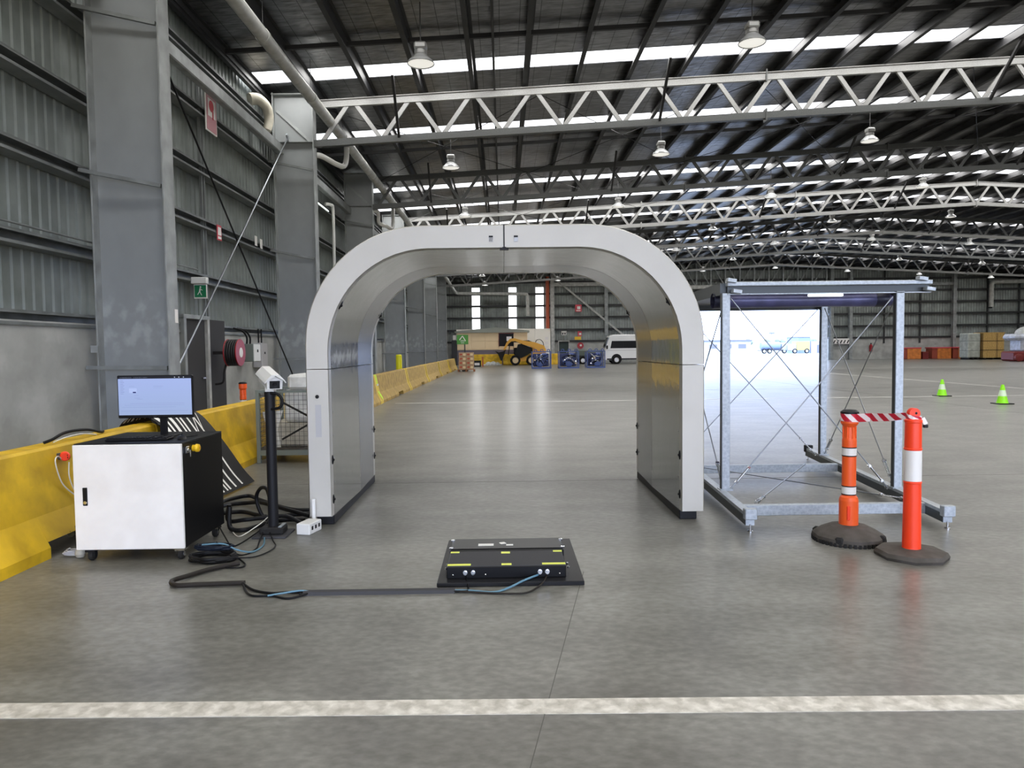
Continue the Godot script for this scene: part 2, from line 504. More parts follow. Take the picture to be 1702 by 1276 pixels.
func build_left_wall() -> void:
	var t := struct("wall_left", "left wall of concrete panels under grey ribbed cladding")
	for k in 11:
		var z0 := 11.0 - k * 7.6
		put("concrete_panel", gw(t).box(Vector3(-5.86, 0.95, z0 - 3.79), Vector3(0.3, 1.9, 7.58), Basis(), 0.008), "concrete_wall", t)
	put("outer_sheet", gw(t).box(Vector3(-6.1, 3.9, -28.5), Vector3(0.1, 8.2, 81)), "cladding", t)
	var g := gw(t)
	corrugated(g, Vector3(-5.98, 1.9, 12.0), Vector3(0, 0, -1), 80.0, 6.0, Vector3.RIGHT, 0.2, 0.02)
	put("cladding", g, "cladding", t)
	for y in [1.93, 2.88, 3.95, 4.97, 6.08, 7.02]:
		var h := gw(t)
		h.box(Vector3(-5.8, y + 0.085, -28.0), Vector3(0.24, 0.012, 80))
		h.box(Vector3(-5.8, y - 0.085, -28.0), Vector3(0.24, 0.012, 80))
		h.box(Vector3(-5.915, y, -28.0), Vector3(0.012, 0.16, 80))
		h.box(Vector3(-5.69, y + 0.07, -28.0), Vector3(0.012, 0.035, 80))
		h.box(Vector3(-5.69, y - 0.07, -28.0), Vector3(0.012, 0.035, 80))
		put("girt", h, "girt_steel", t)
	for k in COLS.size():
		var zc: float = COLS[k] - 4.05
		for z in [zc - 0.06, zc + 0.06] if k == 0 else [zc]:
			put("girt_tie", gw(t).box(Vector3(-5.78, 4.4, z), Vector3(0.05, 5.2, 0.04)), "girt_steel", t)
	put("eaves_beam", gw(t).box(Vector3(-5.45, 6.46, -34.0), Vector3(0.16, 0.24, 68.0), Basis(), 0.02), "steel_paint", t)
	put("eaves_flashing", gw(t).box(Vector3(-5.8, 7.72, -28.0), Vector3(0.2, 0.07, 80)), "purlin_steel", t)
	# conduit that runs along the lowest girt of the second bay and of the first
	put("conduit", gw(t).tube([Vector3(-5.66, 3.02, 4.0), Vector3(-5.66, 3.02, -13.6)], 0.014, 6), "girt_steel", t)

func build_columns() -> void:
	for k in COLS.size():
		var z: float = COLS[k]
		var where: String = ["in front, behind the computer monitor", "behind the left leg of the white arch", "third from the front, left of the arch top", "fourth from the front, first one seen through the arch", "fifth from the front, seen through the arch", "sixth from the front, seen through the arch", "last one before the back wall"][k]
		var t := thing("steel_column", "deep grey steel plate column on the left wall, " + where, "column", Vector3(-5.1, 0, z), 0, "plate columns along the left wall")
		put("web", gw(t).box(Vector3(-5.085, 3.88, z), Vector3(0.95, 7.76, 0.016)), "column_web", t)
		put("flange", gw(t).box(Vector3(-4.6, 3.9, z), Vector3(0.024, 7.8, 0.32), Basis(), 0.004), "steel_paint", t)
		put("flange", gw(t).box(Vector3(-5.57, 3.9, z), Vector3(0.024, 7.8, 0.32), Basis(), 0.004), "steel_paint", t)
		for y in [1.28, 3.86, 6.02]:
			put("fly_brace", gw(t).bar(Vector3(-5.68, y + (0.1 if y > 2.0 else 0.02), z + 0.24), Vector3(-4.63, y - (0.1 if y > 2.0 else 0.0), z + 0.14), 0.05, 0.05), "girt_steel", t)
		put("stiffener", gw(t).box(Vector3(-5.085, 6.62, z + 0.06), Vector3(0.94, 0.014, 0.12)), "steel_paint", t)
		put("stiffener", gw(t).bar(Vector3(-5.5, 7.4, z + 0.04), Vector3(-4.7, 6.65, z + 0.04), 0.06, 0.014, Vector3.BACK), "steel_paint", t)
		put("cap_plate", gw(t).box(Vector3(-5.085, 7.76, z), Vector3(1.02, 0.02, 0.34)), "steel_paint", t)
		if k == 0:
			put("splice_plate", gw(t).box(Vector3(-5.6, 1.55, z + 0.17), Vector3(0.1, 0.1, 0.03)), "steel_paint", t)

func build_trusses() -> void:
	var p := 1.42
	var count := int((RIDGE + 4.4) / p)
	p = (RIDGE + 4.4) / count
	var d := 0.94
	var up_a := G.new().bar(Vector3(-p / 2, 0.0, 0), Vector3(-0.07, d - TILT * 0.0, 0), 0.1, 0.06, Vector3.BACK).mesh()
	var up_b := G.new().bar(Vector3(0.07, d, 0), Vector3(p / 2, 0.0, 0), 0.1, 0.06, Vector3.BACK).mesh()
	var meshes := [up_a, up_b]
	for k in COLS.size():
		var z: float = COLS[k]
		var t := thing("roof_truss", "steel roof truss with zigzag webs, %s" % ["nearest the camera, only its lower end in view", "second from the camera, pale and brightly lit", "third from the camera, dark against the skylights", "fourth from the camera, pale, just above the arch", "fifth from the camera", "sixth from the camera", "farthest, just in front of the back wall"][k], "roof truss", Vector3(-4.4, 6.6, z), 0, "zigzag roof trusses across the hall")
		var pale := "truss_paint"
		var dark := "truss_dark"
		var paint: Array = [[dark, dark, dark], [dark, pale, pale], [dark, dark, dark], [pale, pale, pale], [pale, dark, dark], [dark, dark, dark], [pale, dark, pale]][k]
		for side in 2:
			var x0 := -4.58 if side == 0 else RIDGE
			var x1 := RIDGE if side == 0 else 49.58
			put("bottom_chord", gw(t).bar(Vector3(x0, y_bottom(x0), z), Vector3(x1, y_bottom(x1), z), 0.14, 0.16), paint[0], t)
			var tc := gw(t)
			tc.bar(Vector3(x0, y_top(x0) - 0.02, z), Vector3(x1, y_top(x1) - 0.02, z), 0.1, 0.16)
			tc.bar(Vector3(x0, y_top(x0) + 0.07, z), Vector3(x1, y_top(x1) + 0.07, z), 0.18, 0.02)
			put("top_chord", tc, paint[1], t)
			for s in range(0, count):
				var xc := -4.4 + (s + 0.5) * p if side == 0 else RIDGE + (s + 0.5) * p
				for m in 2:
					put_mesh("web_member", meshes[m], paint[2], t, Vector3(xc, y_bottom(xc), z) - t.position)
		for x in [6.6, 13.9, RIDGE, 31.0, 38.4]:
			for y in [y_bottom(x), y_top(x)]:
				put("splice_plate", gw(t).box(Vector3(x, y, z), Vector3(0.035, 0.3, 0.2)), paint[0], t)
		for x in [-2.5, 3.95, 12.2, 18.6, 25.2, 31.6, 38.2]:
			put("fly_brace", gw(t).bar(Vector3(x, y_bottom(x), z + 0.02), Vector3(x + 0.02, y_roof(x) - 0.2, z + 1.15), 0.06, 0.06), "purlin_steel", t)

func build_roof() -> void:
	var t := struct("ceiling", "low pitched roof lined with silver foil over dark purlins")
	var edges: Array = [13.0]
	for s in STRIPS:
		edges.append(s + 0.37); edges.append(s - 0.37)
	edges.append(-68.6)
	var th := atan(TILT)
	for k in range(0, edges.size(), 2):
		var z0: float = edges[k]
		var z1: float = edges[k + 1]
		for side in 2:
			var x0 := -6.2 if side == 0 else RIDGE
			var x1 := RIDGE if side == 0 else 51.2
			put("foil_sheet", gw(t).bar(Vector3(x0, y_roof(x0) + 0.03, (z0 + z1) / 2), Vector3(x1, y_roof(x1) + 0.03, (z0 + z1) / 2), z0 - z1, 0.06), "roof_foil", t)
	var x := -5.75
	while x < 50.8:
		var w := gw(t)
		var y := y_roof(x) - 0.115
		w.box(Vector3(x, y, -27.8), Vector3(0.025, 0.25, 81))
		w.box(Vector3(x + 0.04, y + 0.108, -27.8), Vector3(0.08, 0.014, 81))
		w.box(Vector3(x - 0.04, y - 0.118, -27.8), Vector3(0.1, 0.016, 81))
		put("purlin", w, "purlin_steel", t)
		x += 1.28
	put("purlin", gw(t).box(Vector3(-0.13, y_roof(-0.13) - 0.2, -27.8), Vector3(0.05, 0.23, 81)), "purlin_steel", t)
	# bridging bars between the purlins at mid bay, and the steel ridge cap
	for k in range(-1, 7):
		var z := -15.45 - 8.15 * k
		for side in 2:
			var a := -5.7 if side == 0 else RIDGE
			var b := RIDGE if side == 0 else 50.6
			put("bridging", gw(t).bar(Vector3(a, y_roof(a) - 0.13, z), Vector3(b, y_roof(b) - 0.13, z), 0.07, 0.09), "purlin_steel", t)
	for k in range(1, 6):
		var za: float = COLS[k]
		var zb: float = COLS[k + 1]
		for s in 5:
			var xa := -4.4 + s * 5.4
			var r := gw(t)
			r.tube([Vector3(xa, y_top(xa) - 0.1, za), Vector3(xa + 5.4, y_top(xa + 5.4) - 0.1, zb)], 0.009, 5)
			r.tube([Vector3(xa + 5.4, y_top(xa + 5.4) - 0.1, za), Vector3(xa, y_top(xa) - 0.1, zb)], 0.009, 5)
			put("bracing_rod", r, "black_metal", t).set_meta("kind", "stuff")
	for k in STRIPS.size():
		var z: float = STRIPS[k]
		var s := struct("window_%d" % (k + 1), "long translucent skylight strip across the roof, number %s counted from behind the camera" % (["one"] + TH.slice(1) + ["eleven", "twelve", "thirteen", "fourteen"])[k])
		for side in 2:
			var x0 := -5.9 if side == 0 else RIDGE
			var x1 := RIDGE if side == 0 else 50.9
			var c := Vector3((x0 + x1) / 2, y_roof((x0 + x1) / 2) + 0.02, z)
			put("skylight_panel", gw(s).bar(Vector3(x0, y_roof(x0) + 0.02, z), Vector3(x1, y_roof(x1) + 0.02, z), 0.74, 0.012), "skylight_glow", s)
			var a := th if side == 0 else -th
			area(Transform3D(Basis(Vector3(cos(a), sin(a), 0), Vector3(0, 0, -1), Vector3(-sin(a), cos(a), 0)), c + Vector3(0, -0.03, 0)), x1 - x0, 0.7, SKY_STRIP, Color(1.0, 0.99, 0.975))

func build_back_wall() -> void:
	var t := struct("wall_back", "back wall of grey ribbed cladding over low concrete panels")
	for q in [[-6.1, 5.22], [6.22, 16.4], [30.75, 51.2]]:
		var a: float = q[0]
		while a < q[1] - 0.1:
			var b := minf(a + 7.0, q[1])
			put("concrete_panel", gw(t).box(Vector3((a + b) / 2, 1.0, BACK - 0.15), Vector3(b - a - 0.02, 2.0, 0.3), Basis(), 0.008), "concrete_wall", t)
			a = b
	put("concrete_panel", gw(t).box(Vector3(5.72, 2.06, BACK - 0.15), Vector3(1.0, 0.1, 0.3)), "concrete_wall", t)
	# cladding, with the three translucent strips and the large opening left out
	var parts := [[-6.1, -2.86, 2.0, 9.9], [-2.12, 0.58, 2.0, 9.9], [1.32, 3.12, 2.0, 9.9], [3.87, 16.4, 2.0, 9.9], [30.75, 51.2, 2.0, 9.9], [16.4, 30.75, 5.25, 9.9], [-2.86, -2.12, 2.0, 3.25], [0.58, 1.32, 2.0, 3.25], [3.12, 3.87, 2.0, 3.25], [-2.86, -2.12, 7.15, 9.9], [0.58, 1.32, 7.15, 9.9], [3.12, 3.87, 7.15, 9.9]]
	for q in parts:
		put("outer_sheet", gw(t).box(Vector3((q[0] + q[1]) / 2, (q[2] + q[3]) / 2, BACK - 0.2), Vector3(q[1] - q[0], q[3] - q[2], 0.1)), "cladding_back", t)
		var g := gw(t)
		corrugated(g, Vector3(q[0], q[2], BACK - 0.15), Vector3.RIGHT, q[1] - q[0], q[3] - q[2], Vector3.BACK, 0.25, 0.05)
		put("cladding", g, "cladding_back", t)
	for y in [2.06, 3.15, 4.3, 5.4, 6.5, 7.6, 8.6]:
		for q in [[-6.0, 16.4], [30.75, 51.0]] if y < 5.3 else [[-6.0, 51.0]]:
			put("girt", gw(t).box(Vector3((q[0] + q[1]) / 2, y, BACK + 0.02), Vector3(q[1] - q[0], 0.17, 0.22)), "purlin_steel", t)
	for x in [9.7, 16.3, 30.9, 32.7, 42.5]:
		var pg := gw(t)
		var h := y_roof(x) - 0.3
		var y0 := 2.6 if x < 10.0 else 0.0
		pg.box(Vector3(x, (h + y0) / 2, BACK + 0.14), Vector3(0.3, h - y0, 0.02))
		pg.box(Vector3(x, (h + y0) / 2, BACK + 0.44), Vector3(0.3, h - y0, 0.02))
		pg.box(Vector3(x, (h + y0) / 2, BACK + 0.29), Vector3(0.02, h - y0, 0.3))
		put("wall_post", pg, "steel_paint", t)
	for x in [36.0, 39.4, 45.8, 48.8]:
		put("girt_tie", gw(t).box(Vector3(x, 5.2, BACK + 0.1), Vector3(0.14, 7.4, 0.1)), "purlin_steel", t)
	put("corner_post", gw(t).box(Vector3(4.66, 4.3, BACK + 0.3), Vector3(0.36, 8.2, 0.36), Basis(), 0.02), "pipe_grey", t)
	put("wall_brace", gw(t).bar(Vector3(4.95, 7.85, BACK + 0.35), Vector3(11.3, 2.55, BACK + 0.35), 0.16, 0.16), "pipe_grey", t)
	put("wind_beam", gw(t).box(Vector3(10.6, 7.35, BACK + 0.2), Vector3(11.5, 0.34, 0.2)), "pipe_grey", t)
	put("wind_beam", gw(t).box(Vector3(36.6, 7.05, BACK + 0.2), Vector3(11.8, 0.26, 0.2)), "steel_paint", t)
	# latticed beam over the large opening
	put("lintel_beam", gw(t).box(Vector3(23.6, 6.95, BACK + 0.3), Vector3(14.6, 0.34, 0.34), Basis(), 0.02), "pipe_grey", t)
	put("lintel_beam", gw(t).box(Vector3(23.6, 5.35, BACK + 0.25), Vector3(14.6, 0.3, 0.3)), "purlin_steel", t)
	for k in 11:
		var x := 16.8 + k * 1.36
		put("lattice_post", gw(t).box(Vector3(x, 8.1, BACK + 0.3), Vector3(0.14, 2.2, 0.14)), "steel_paint", t)
		if k < 10:
			var s := 1.0 if k >= 4 else -1.0
			put("lattice_brace", gw(t).bar(Vector3(x + 0.68 - 0.6 * s, 7.1, BACK + 0.3), Vector3(x + 0.68 + 0.6 * s, 9.1, BACK + 0.3), 0.09, 0.09), "steel_paint", t)
	var n := 20
	for q in [[-2.86, -2.12], [0.58, 1.32], [3.12, 3.87]]:
		var w := struct("window_%d" % n, ["tall translucent strip in the back wall, left of the three", "tall translucent strip in the back wall, middle of the three", "tall translucent strip in the back wall beside the red post"][n - 20])
		put("window_panel", gw(w).box(Vector3((q[0] + q[1]) / 2, 5.2, BACK - 0.14), Vector3(q[1] - q[0], 3.9, 0.02)), "skylight_glow", w)
		area(Transform3D(Basis(Vector3(-1, 0, 0), Vector3(0, 1, 0), Vector3(0, 0, -1)), Vector3((q[0] + q[1]) / 2, 5.2, BACK - 0.11)), q[1] - q[0], 3.9, 2.0)
		n += 1
	# the dark green personnel door
	var d := struct("door_1", "dark green personnel door in the back wall beside the grey post")
	put("leaf", gw(d).box(Vector3(5.72, 1.0, BACK - 0.12), Vector3(0.94, 2.0, 0.05)), "door_green", d)
	var fr := gw(d)
	for x in [5.22, 6.22]:
		fr.box(Vector3(x, 1.05, BACK + 0.02), Vector3(0.09, 2.1, 0.3))
	fr.box(Vector3(5.72, 2.08, BACK + 0.02), Vector3(1.09, 0.09, 0.3))
	put("door_frame", fr, "pipe_grey", d)
	put("door_handle", gw(d).bar(Vector3(6.05, 1.0, BACK - 0.07), Vector3(5.93, 1.0, BACK - 0.07), 0.03, 0.03), "chrome", d)
	# the rest of the shell, outside the frame: right wall, and the front wall with its open vehicle doors
	var r := struct("wall_right", "far right wall of the hall")
	put("panel", gw(r).box(Vector3(51.1, 4.2, -28.0), Vector3(0.3, 8.4, 82)), "cladding", r)
	var f := struct("wall_front", "wall behind the camera with two wide open doorways")
	for q in [[-6.1, -4.6, 0.0, 8.0], [7.4, 10.4, 0.0, 9.0], [22.4, 51.2, 0.0, 9.6], [-4.6, 7.4, 5.6, 8.7], [10.4, 22.4, 5.6, 9.7]]:
		put("panel", gw(f).box(Vector3((q[0] + q[1]) / 2, (q[2] + q[3]) / 2, 13.0), Vector3(q[1] - q[0], q[3] - q[2], 0.3)), "cladding", f)
	for x in [1.4, 16.4]:
		area(Transform3D(Basis(), Vector3(x, 2.9, 13.0)), 11.8, 5.4, DOORWAY, Color(1.0, 0.94, 0.84))

# ---------------------------------------------------------------- things in the foreground
func arc(c: Vector2, r: float, a0: float, a1: float, n: int) -> Array:
	var o: Array = []
	for k in n + 1:
		var a := lerpf(a0, a1, float(k) / n)
		o.append(c + Vector2(cos(a), sin(a)) * r)
	return o

func half_arch(s: float, hw: float, top: float, r: float, y0: float, cx := 0.02, n := 14) -> Array:
	# outline of one half of the arch from the foot (s = -1 left, 1 right) to the middle
	var o: Array = [Vector2(cx + s * hw, y0)]
	var c := Vector2(cx + s * (hw - r), top - r)
	for k in n + 1:
		var a := PI / 2 * k / n
		o.append(c + Vector2(s * cos(a), sin(a)) * r)
	o.append(Vector2(cx + s * 0.002, top))
	return o

func resample(p: Array, n: int) -> Array:
	var d: Array = [0.0]
	for k in range(1, p.size()):
		d.append(d[-1] + p[k].distance_to(p[k - 1]))
	var o: Array = []
	var j := 0
	for k in n + 1:
		var s: float = d[-1] * k / n
		while j < p.size() - 2 and d[j + 1] < s:
			j += 1
		o.append(p[j].lerp(p[j + 1], clampf((s - d[j]) / maxf(d[j + 1] - d[j], 1e-6), 0, 1)))
	return o

func curve(pts: Array, n := 6, closed := false) -> Array:
	# Catmull-Rom through points
	var o: Array = []
	var m := pts.size()
	for k in (m if closed else m - 1):
		var a: Vector3 = pts[(k - 1 + m) % m] if closed else pts[maxi(k - 1, 0)]
		var b: Vector3 = pts[k]
		var c: Vector3 = pts[(k + 1) % m]
		var d: Vector3 = pts[(k + 2) % m] if closed else pts[mini(k + 2, m - 1)]
		for j in n:
			o.append(b.cubic_interpolate(c, a, d, float(j) / n))
	if not closed:
		o.append(pts[-1])
	return o

func band(g: G, a: Array, b: Array, za: float, zb: float, flip: bool, smooth := false) -> void:
	# joins outline a at depth za to outline b at depth zb; the face looks to the left of the direction of travel unless flip
	var nm: Array = []
	for k in a.size():
		var t: Vector2 = (a[mini(k + 1, a.size() - 1)] - a[maxi(k - 1, 0)]).normalized()
		var q := Vector3(-t.y, t.x, 0) * (-1.0 if flip else 1.0)
		nm.append(q)
	for k in a.size() - 1:
		var p := [Vector3(a[k].x, a[k].y, za), Vector3(a[k + 1].x, a[k + 1].y, za), Vector3(b[k + 1].x, b[k + 1].y, zb), Vector3(b[k].x, b[k].y, zb)]
		var nn := [nm[k], nm[k + 1], nm[k + 1], nm[k]]
		if smooth:
			if (p[1] - p[0]).cross(p[2] - p[0]).dot(nm[k]) < 0:
				p.reverse(); nn.reverse()
			g.smooth_quad(p, nn)
		else:
			var want := Vector3(0, 0, 1) if not flip else Vector3(0, 0, -1)
			g.face(g.fixed(p, want))

const ARCH_F := -6.12
const ARCH_B := -8.2

func build_arch() -> void:
	var t := thing("scanning_arch", "white walk-through scanning arch with a stainless lining standing on the floor", "arch", Vector3(0.02, 0, -7.16))
	for s in [-1.0, 1.0]:
		var cuts := [[0.08, 1.335], [1.341, 9.0]]
		for q in 2:
			var y0: float = cuts[q][0]
			var o: Array
			var i2: Array
			if q == 0:
				o = [Vector2(0.02 + s * 1.69, y0), Vector2(0.02 + s * 1.69, 1.335)]
				i2 = [Vector2(0.02 + s * 1.495, y0), Vector2(0.02 + s * 1.495, 1.335)]
			else:
				o = resample(half_arch(s, 1.69, 2.534, 1.0, y0), 60)
				i2 = resample(half_arch(s, 1.495, 2.335, 0.86, y0), 60)
			var g := gw(t)
			var ob: Array = o.duplicate()
			var e := 0.008
			# chamfered edges: outer skin, front face, back face
			var of := pushed(o, -e, s)
			var inf := pushed(i2, e, s)
			band(g, of, inf, ARCH_F, ARCH_F, false)
			band(g, of, inf, ARCH_B, ARCH_B, true)
			band(g, of, o, ARCH_F, ARCH_F - e, s > 0.0, true)
			band(g, o, ob, ARCH_F - e, ARCH_B + e, s > 0.0, true)
			band(g, o, of, ARCH_B + e, ARCH_B, s > 0.0, true)
			band(g, i2, inf, ARCH_F - e, ARCH_F, s < 0.0, true)
			band(g, i2, i2, ARCH_F - e, ARCH_F - 0.075, s < 0.0, true)
			band(g, i2, i2, ARCH_B + 0.1, ARCH_B + e, s < 0.0, true)
			if q == 0:
				for y in [y0, 1.335]:
					g.face(g.fixed([Vector3(o[0].x, y, ARCH_F), Vector3(i2[0].x, y, ARCH_F), Vector3(i2[0].x, y, ARCH_B), Vector3(o[0].x, y, ARCH_B)], Vector3(0, -1.0 if y < 1 else 1.0, 0)))
			put("shell_panel", g, "arch_white", t)
			# stainless lining in two bands that meet in a shallow valley
			var mid := pushed(i2, -0.022, s)
			var ga := gw(t)
			band(ga, i2, mid, ARCH_F - 0.075, -7.24, s < 0.0, true)
			put("lining_panel", ga, "stainless", t)
			var gb := gw(t)
			band(gb, mid, i2, -7.246, ARCH_B + 0.1, s < 0.0, true)
			put("lining_panel", gb, "stainless_brushed", t)
		var x: float = 0.02 + s * 1.52
		put("base_rail", gw(t).box(Vector3(x + s * 0.045, 0.04, -7.16), Vector3(0.15, 0.08, 1.98), Basis(), 0.006), "black_metal", t)
		var rv := gw(t)
		for k in 7:
			for zz in [-6.23, -7.19, -7.29]:
				rv.lathe([Vector2(0.009, 0), Vector2(0.007, 0.005), Vector2(0.0, 0.007)], 6, Vector3(x - s * 0.022, 0.16 + k * 0.2, zz), Basis(Vector3.BACK, s * PI / 2))
		put("rivet_rows", rv, "chrome", t).set_meta("kind", "stuff")
		for q in [[0.22, -6.17], [0.56, -6.17], [0.3, -8.15], [0.6, -8.15]]:
			knob(t, Vector3(0.02 + s * 1.495, q[0], q[1]), Vector3(-s, 0, 0))
		var c := Vector2(0.02 + s * 0.635, 1.475)
		for zz in [-6.17, -8.15]:
			var a := deg_to_rad(28)
			knob(t, Vector3(c.x + s * 0.86 * cos(a), c.y + 0.86 * sin(a), zz), Vector3(-s * cos(a), -sin(a), 0))
		# square sockets left and right of the middle seam
		var sx: float = 0.02 + (-0.11 if s < 0 else 0.1)
		put("socket_plate", gw(t).box(Vector3(sx, 2.415, ARCH_F + 0.001), Vector3(0.036, 0.05, 0.006)), "grey_plastic", t)
		put("socket_slot", gw(t).box(Vector3(sx, 2.434, ARCH_F + 0.004), Vector3(0.034, 0.014, 0.006)), "black_plastic", t)
		var hs := gw(t)
		for k in 3:
			hs.bar(Vector3(sx - 0.014 + k * 0.01, 2.394, ARCH_F + 0.004), Vector3(sx - 0.006 + k * 0.01, 2.424, ARCH_F + 0.004), 0.003, 0.003)
		put("socket_marks", hs, "black_metal" if s < 0 else "rod_steel", t)
	put("seam_strip", gw(t).box(Vector3(0.02, 2.436, ARCH_F - 0.004), Vector3(0.012, 0.195, 0.012)), "duct_grey", t)
	var jb := gw(t)
	jb.box(Vector3(0.02, 2.325, ARCH_F + 0.012), Vector3(0.075, 0.012, 0.05))
	jb.box(Vector3(0.02, 2.335, ARCH_F + 0.02), Vector3(0.03, 0.018, 0.02))
	put("joint_bracket", jb, "black_metal", t)
	put("lens_button", gw(t).lathe([Vector2(0.016, 0), Vector2(0.016, 0.005), Vector2(0.011, 0.012), Vector2(0, 0.013)], 14, Vector3(-1.578, 1.106, ARCH_F), Basis(Vector3.RIGHT, PI / 2)), "black_plastic", t)
	put("label_strip", gw(t).box(Vector3(-1.572, 0.9, ARCH_F + 0.001), Vector3(0.05, 0.275, 0.003)), "grey_plastic", t)
	put("conduit", gw(t).tube([Vector3(-1.625, 0.06, ARCH_F + 0.03), Vector3(-1.625, 0.24, ARCH_F + 0.03)], 0.018, 10), "white_plastic", t)

func pushed(p: Array, d: float, s: float) -> Array:
	# the outline moved inward (towards the passage) by -d
	var o: Array = []
	for k in p.size():
		var t: Vector2 = (p[mini(k + 1, p.size() - 1)] - p[maxi(k - 1, 0)]).normalized()
		var nrm := Vector2(-t.y, t.x) * (1.0 if s > 0.0 else -1.0)
		o.append(p[k] + nrm * -d)
	return o

func knob(t: Node3D, at: Vector3, dir: Vector3) -> void:
	var y := dir
	var z := Vector3.BACK
	var x := y.cross(z)
	var g := gw(t)
	g.lathe([Vector2(0.027, 0), Vector2(0.025, 0.007), Vector2(0.014, 0.011), Vector2(0, 0.012)], 12, at, Basis(x * 1.5, y, z * 0.8))
	g.lathe([Vector2(0.01, 0.0), Vector2(0.01, 0.018), Vector2(0, 0.02)], 8, at, Basis(x, y, z))
	put("latch_knob", g, "black_plastic", t)

func build_cabinet() -> void:
	var at := Vector3(-2.69, 0, -5.53)
	var t := thing("equipment_cabinet", "black wheeled equipment cabinet with a white front door beside the yellow barrier", "cabinet", at)
	put("body", gw(t).box(Vector3(-2.69, 0.466, -5.535), Vector3(0.766, 0.756, 0.73), Basis(), 0.004), "black_satin", t)
	put("top_mat", gw(t).box(Vector3(-2.69, 0.846, -5.53), Vector3(0.766, 0.008, 0.74), Basis(), 0.002), "black_plastic", t)
	var d := put("door", gw(t).box(Vector3(-2.69, 0.466, -5.158), Vector3(0.772, 0.756, 0.024), Basis(), 0.004), "white_enamel", t)
	put("handle", gw(t).box(Vector3(-2.995, 0.475, -5.143), Vector3(0.032, 0.13, 0.01), Basis(), 0.003), "black_plastic", d).position = Vector3.ZERO
	put("lock", gw(t).lathe([Vector2(0.012, 0), Vector2(0.012, 0.006), Vector2(0, 0.007)], 12, Vector3(-2.992, 0.433, -5.138), Basis(Vector3.RIGHT, PI / 2)), "chrome", d)
	for x in [-2.99, -2.35]:
		for z in [-5.2, -5.82]:
			var f := put("caster", gw(t).box(Vector3(x, 0.075, z), Vector3(0.07, 0.014, 0.07)).box(Vector3(x - 0.022, 0.05, z), Vector3(0.006, 0.05, 0.03)).box(Vector3(x + 0.022, 0.05, z), Vector3(0.006, 0.05, 0.03)), "chrome" if x > -2.5 else "black_metal", t)
			put("wheel", gw(t).lathe([Vector2(0, -0.016), Vector2(0.036, -0.016), Vector2(0.041, -0.009), Vector2(0.041, 0.009), Vector2(0.036, 0.016), Vector2(0, 0.016)], 18, Vector3(x, 0.041, z), Basis(Vector3.BACK, PI / 2)), "rubber", f)
			put("hub", gw(t).lathe([Vector2(0, -0.024), Vector2(0.018, -0.023), Vector2(0.018, 0.023), Vector2(0, 0.024)], 12, Vector3(x, 0.041, z), Basis(Vector3.BACK, PI / 2)), "chrome", f)
	var rot := Basis(Vector3.BACK, -PI / 2)
	var kp := put("key_switch", gw(t).lathe([Vector2(0.017, 0), Vector2(0.017, 0.012), Vector2(0.01, 0.02), Vector2(0, 0.02)], 12, Vector3(-2.307, 0.787, -5.235), rot).box(Vector3(-2.3, 0.79, -5.235), Vector3(0.012, 0.05, 0.05), Basis(), 0.003), "chrome", t)
	put("key", gw(t).box(Vector3(-2.275, 0.775, -5.235), Vector3(0.004, 0.03, 0.014)).box(Vector3(-2.277, 0.752, -5.24), Vector3(0.003, 0.026, 0.012)), "chrome", kp)
	var eb := put("stop_button", gw(t).lathe([Vector2(0.024, 0), Vector2(0.024, 0.02), Vector2(0.03, 0.024), Vector2(0.03, 0.03)], 16, Vector3(-2.307, 0.787, -5.35), rot), "stop_yellow", t)
	put("button_cap", gw(t).lathe([Vector2(0.03, 0.03), Vector2(0.028, 0.044), Vector2(0.018, 0.05), Vector2(0, 0.051)], 16, Vector3(-2.307, 0.787, -5.35), rot), "stop_yellow", eb)
	put("button_mark", gw(t).lathe([Vector2(0.0285, 0.044), Vector2(0.0, 0.0525)], 16, Vector3(-2.307, 0.787, -5.35), rot), "stop_red", eb)

	# monitor
	var m := thing("computer_monitor", "flat black computer monitor showing a pale blue page, on the cabinet top", "monitor", Vector3(-2.66, 0.85, -5.62))
	var ca := Vector3(-2.685, 1.157, -5.6)
	put("casing", gw(m).box(ca, Vector3(0.578, 0.33, 0.03), Basis(), 0.006).box(ca + Vector3(0, -0.02, -0.03), Vector3(0.3, 0.2, 0.04), Basis(), 0.012), "black_plastic", m)
	var im := Image.create(512, 288, false, Image.FORMAT_RGB8)
	im.fill(c8(150, 166, 214))
	for k in 288:
		im.fill_rect(Rect2i(0, k, 512, 1), c8(150, 166, 214).lerp(c8(142, 160, 198), k / 288.0))
	im.fill_rect(Rect2i(0, 0, 512, 17), c8(8, 10, 22))
	var rr := RandomNumberGenerator.new()
	rr.seed = 4
	var x := 14
	while x < 205:
		var w := rr.randi_range(2, 6)
		if absi(x - 98) > 8: im.fill_rect(Rect2i(x, 6, w, 5), c8(90, 96, 110))
		x += w + rr.randi_range(1, 3)
	for q in [394, 424, 456]:
		im.fill_rect(Rect2i(q, 5, 7, 6), c8(190, 196, 210))
	for k in 9:
		im.fill_rect(Rect2i(16, 30 + k * 12, 20 + (k * 7) % 14, 3), c8(118, 132, 178))
	for q in [[78, 72, 34], [246, 72, 68], [246, 84, 60], [80, 90, 22], [112, 140, 30], [112, 160, 38], [130, 168, 40], [80, 200, 380], [40, 212, 420], [20, 228, 380], [16, 256, 466]]:
		im.fill_rect(Rect2i(q[0], q[1], q[2], 2), c8(128, 142, 188))
	im.fill_rect(Rect2i(76, 88, 54, 34), c8(160, 176, 220))
	im.fill_rect(Rect2i(102, 114, 22, 9), c8(30, 38, 96))
	var sm := mat("screen_page", Color(0.02, 0.02, 0.02), 0.3)
	sm.emission_enabled = true; sm.emission = Color.BLACK
	sm.emission_texture = ImageTexture.create_from_image(im)
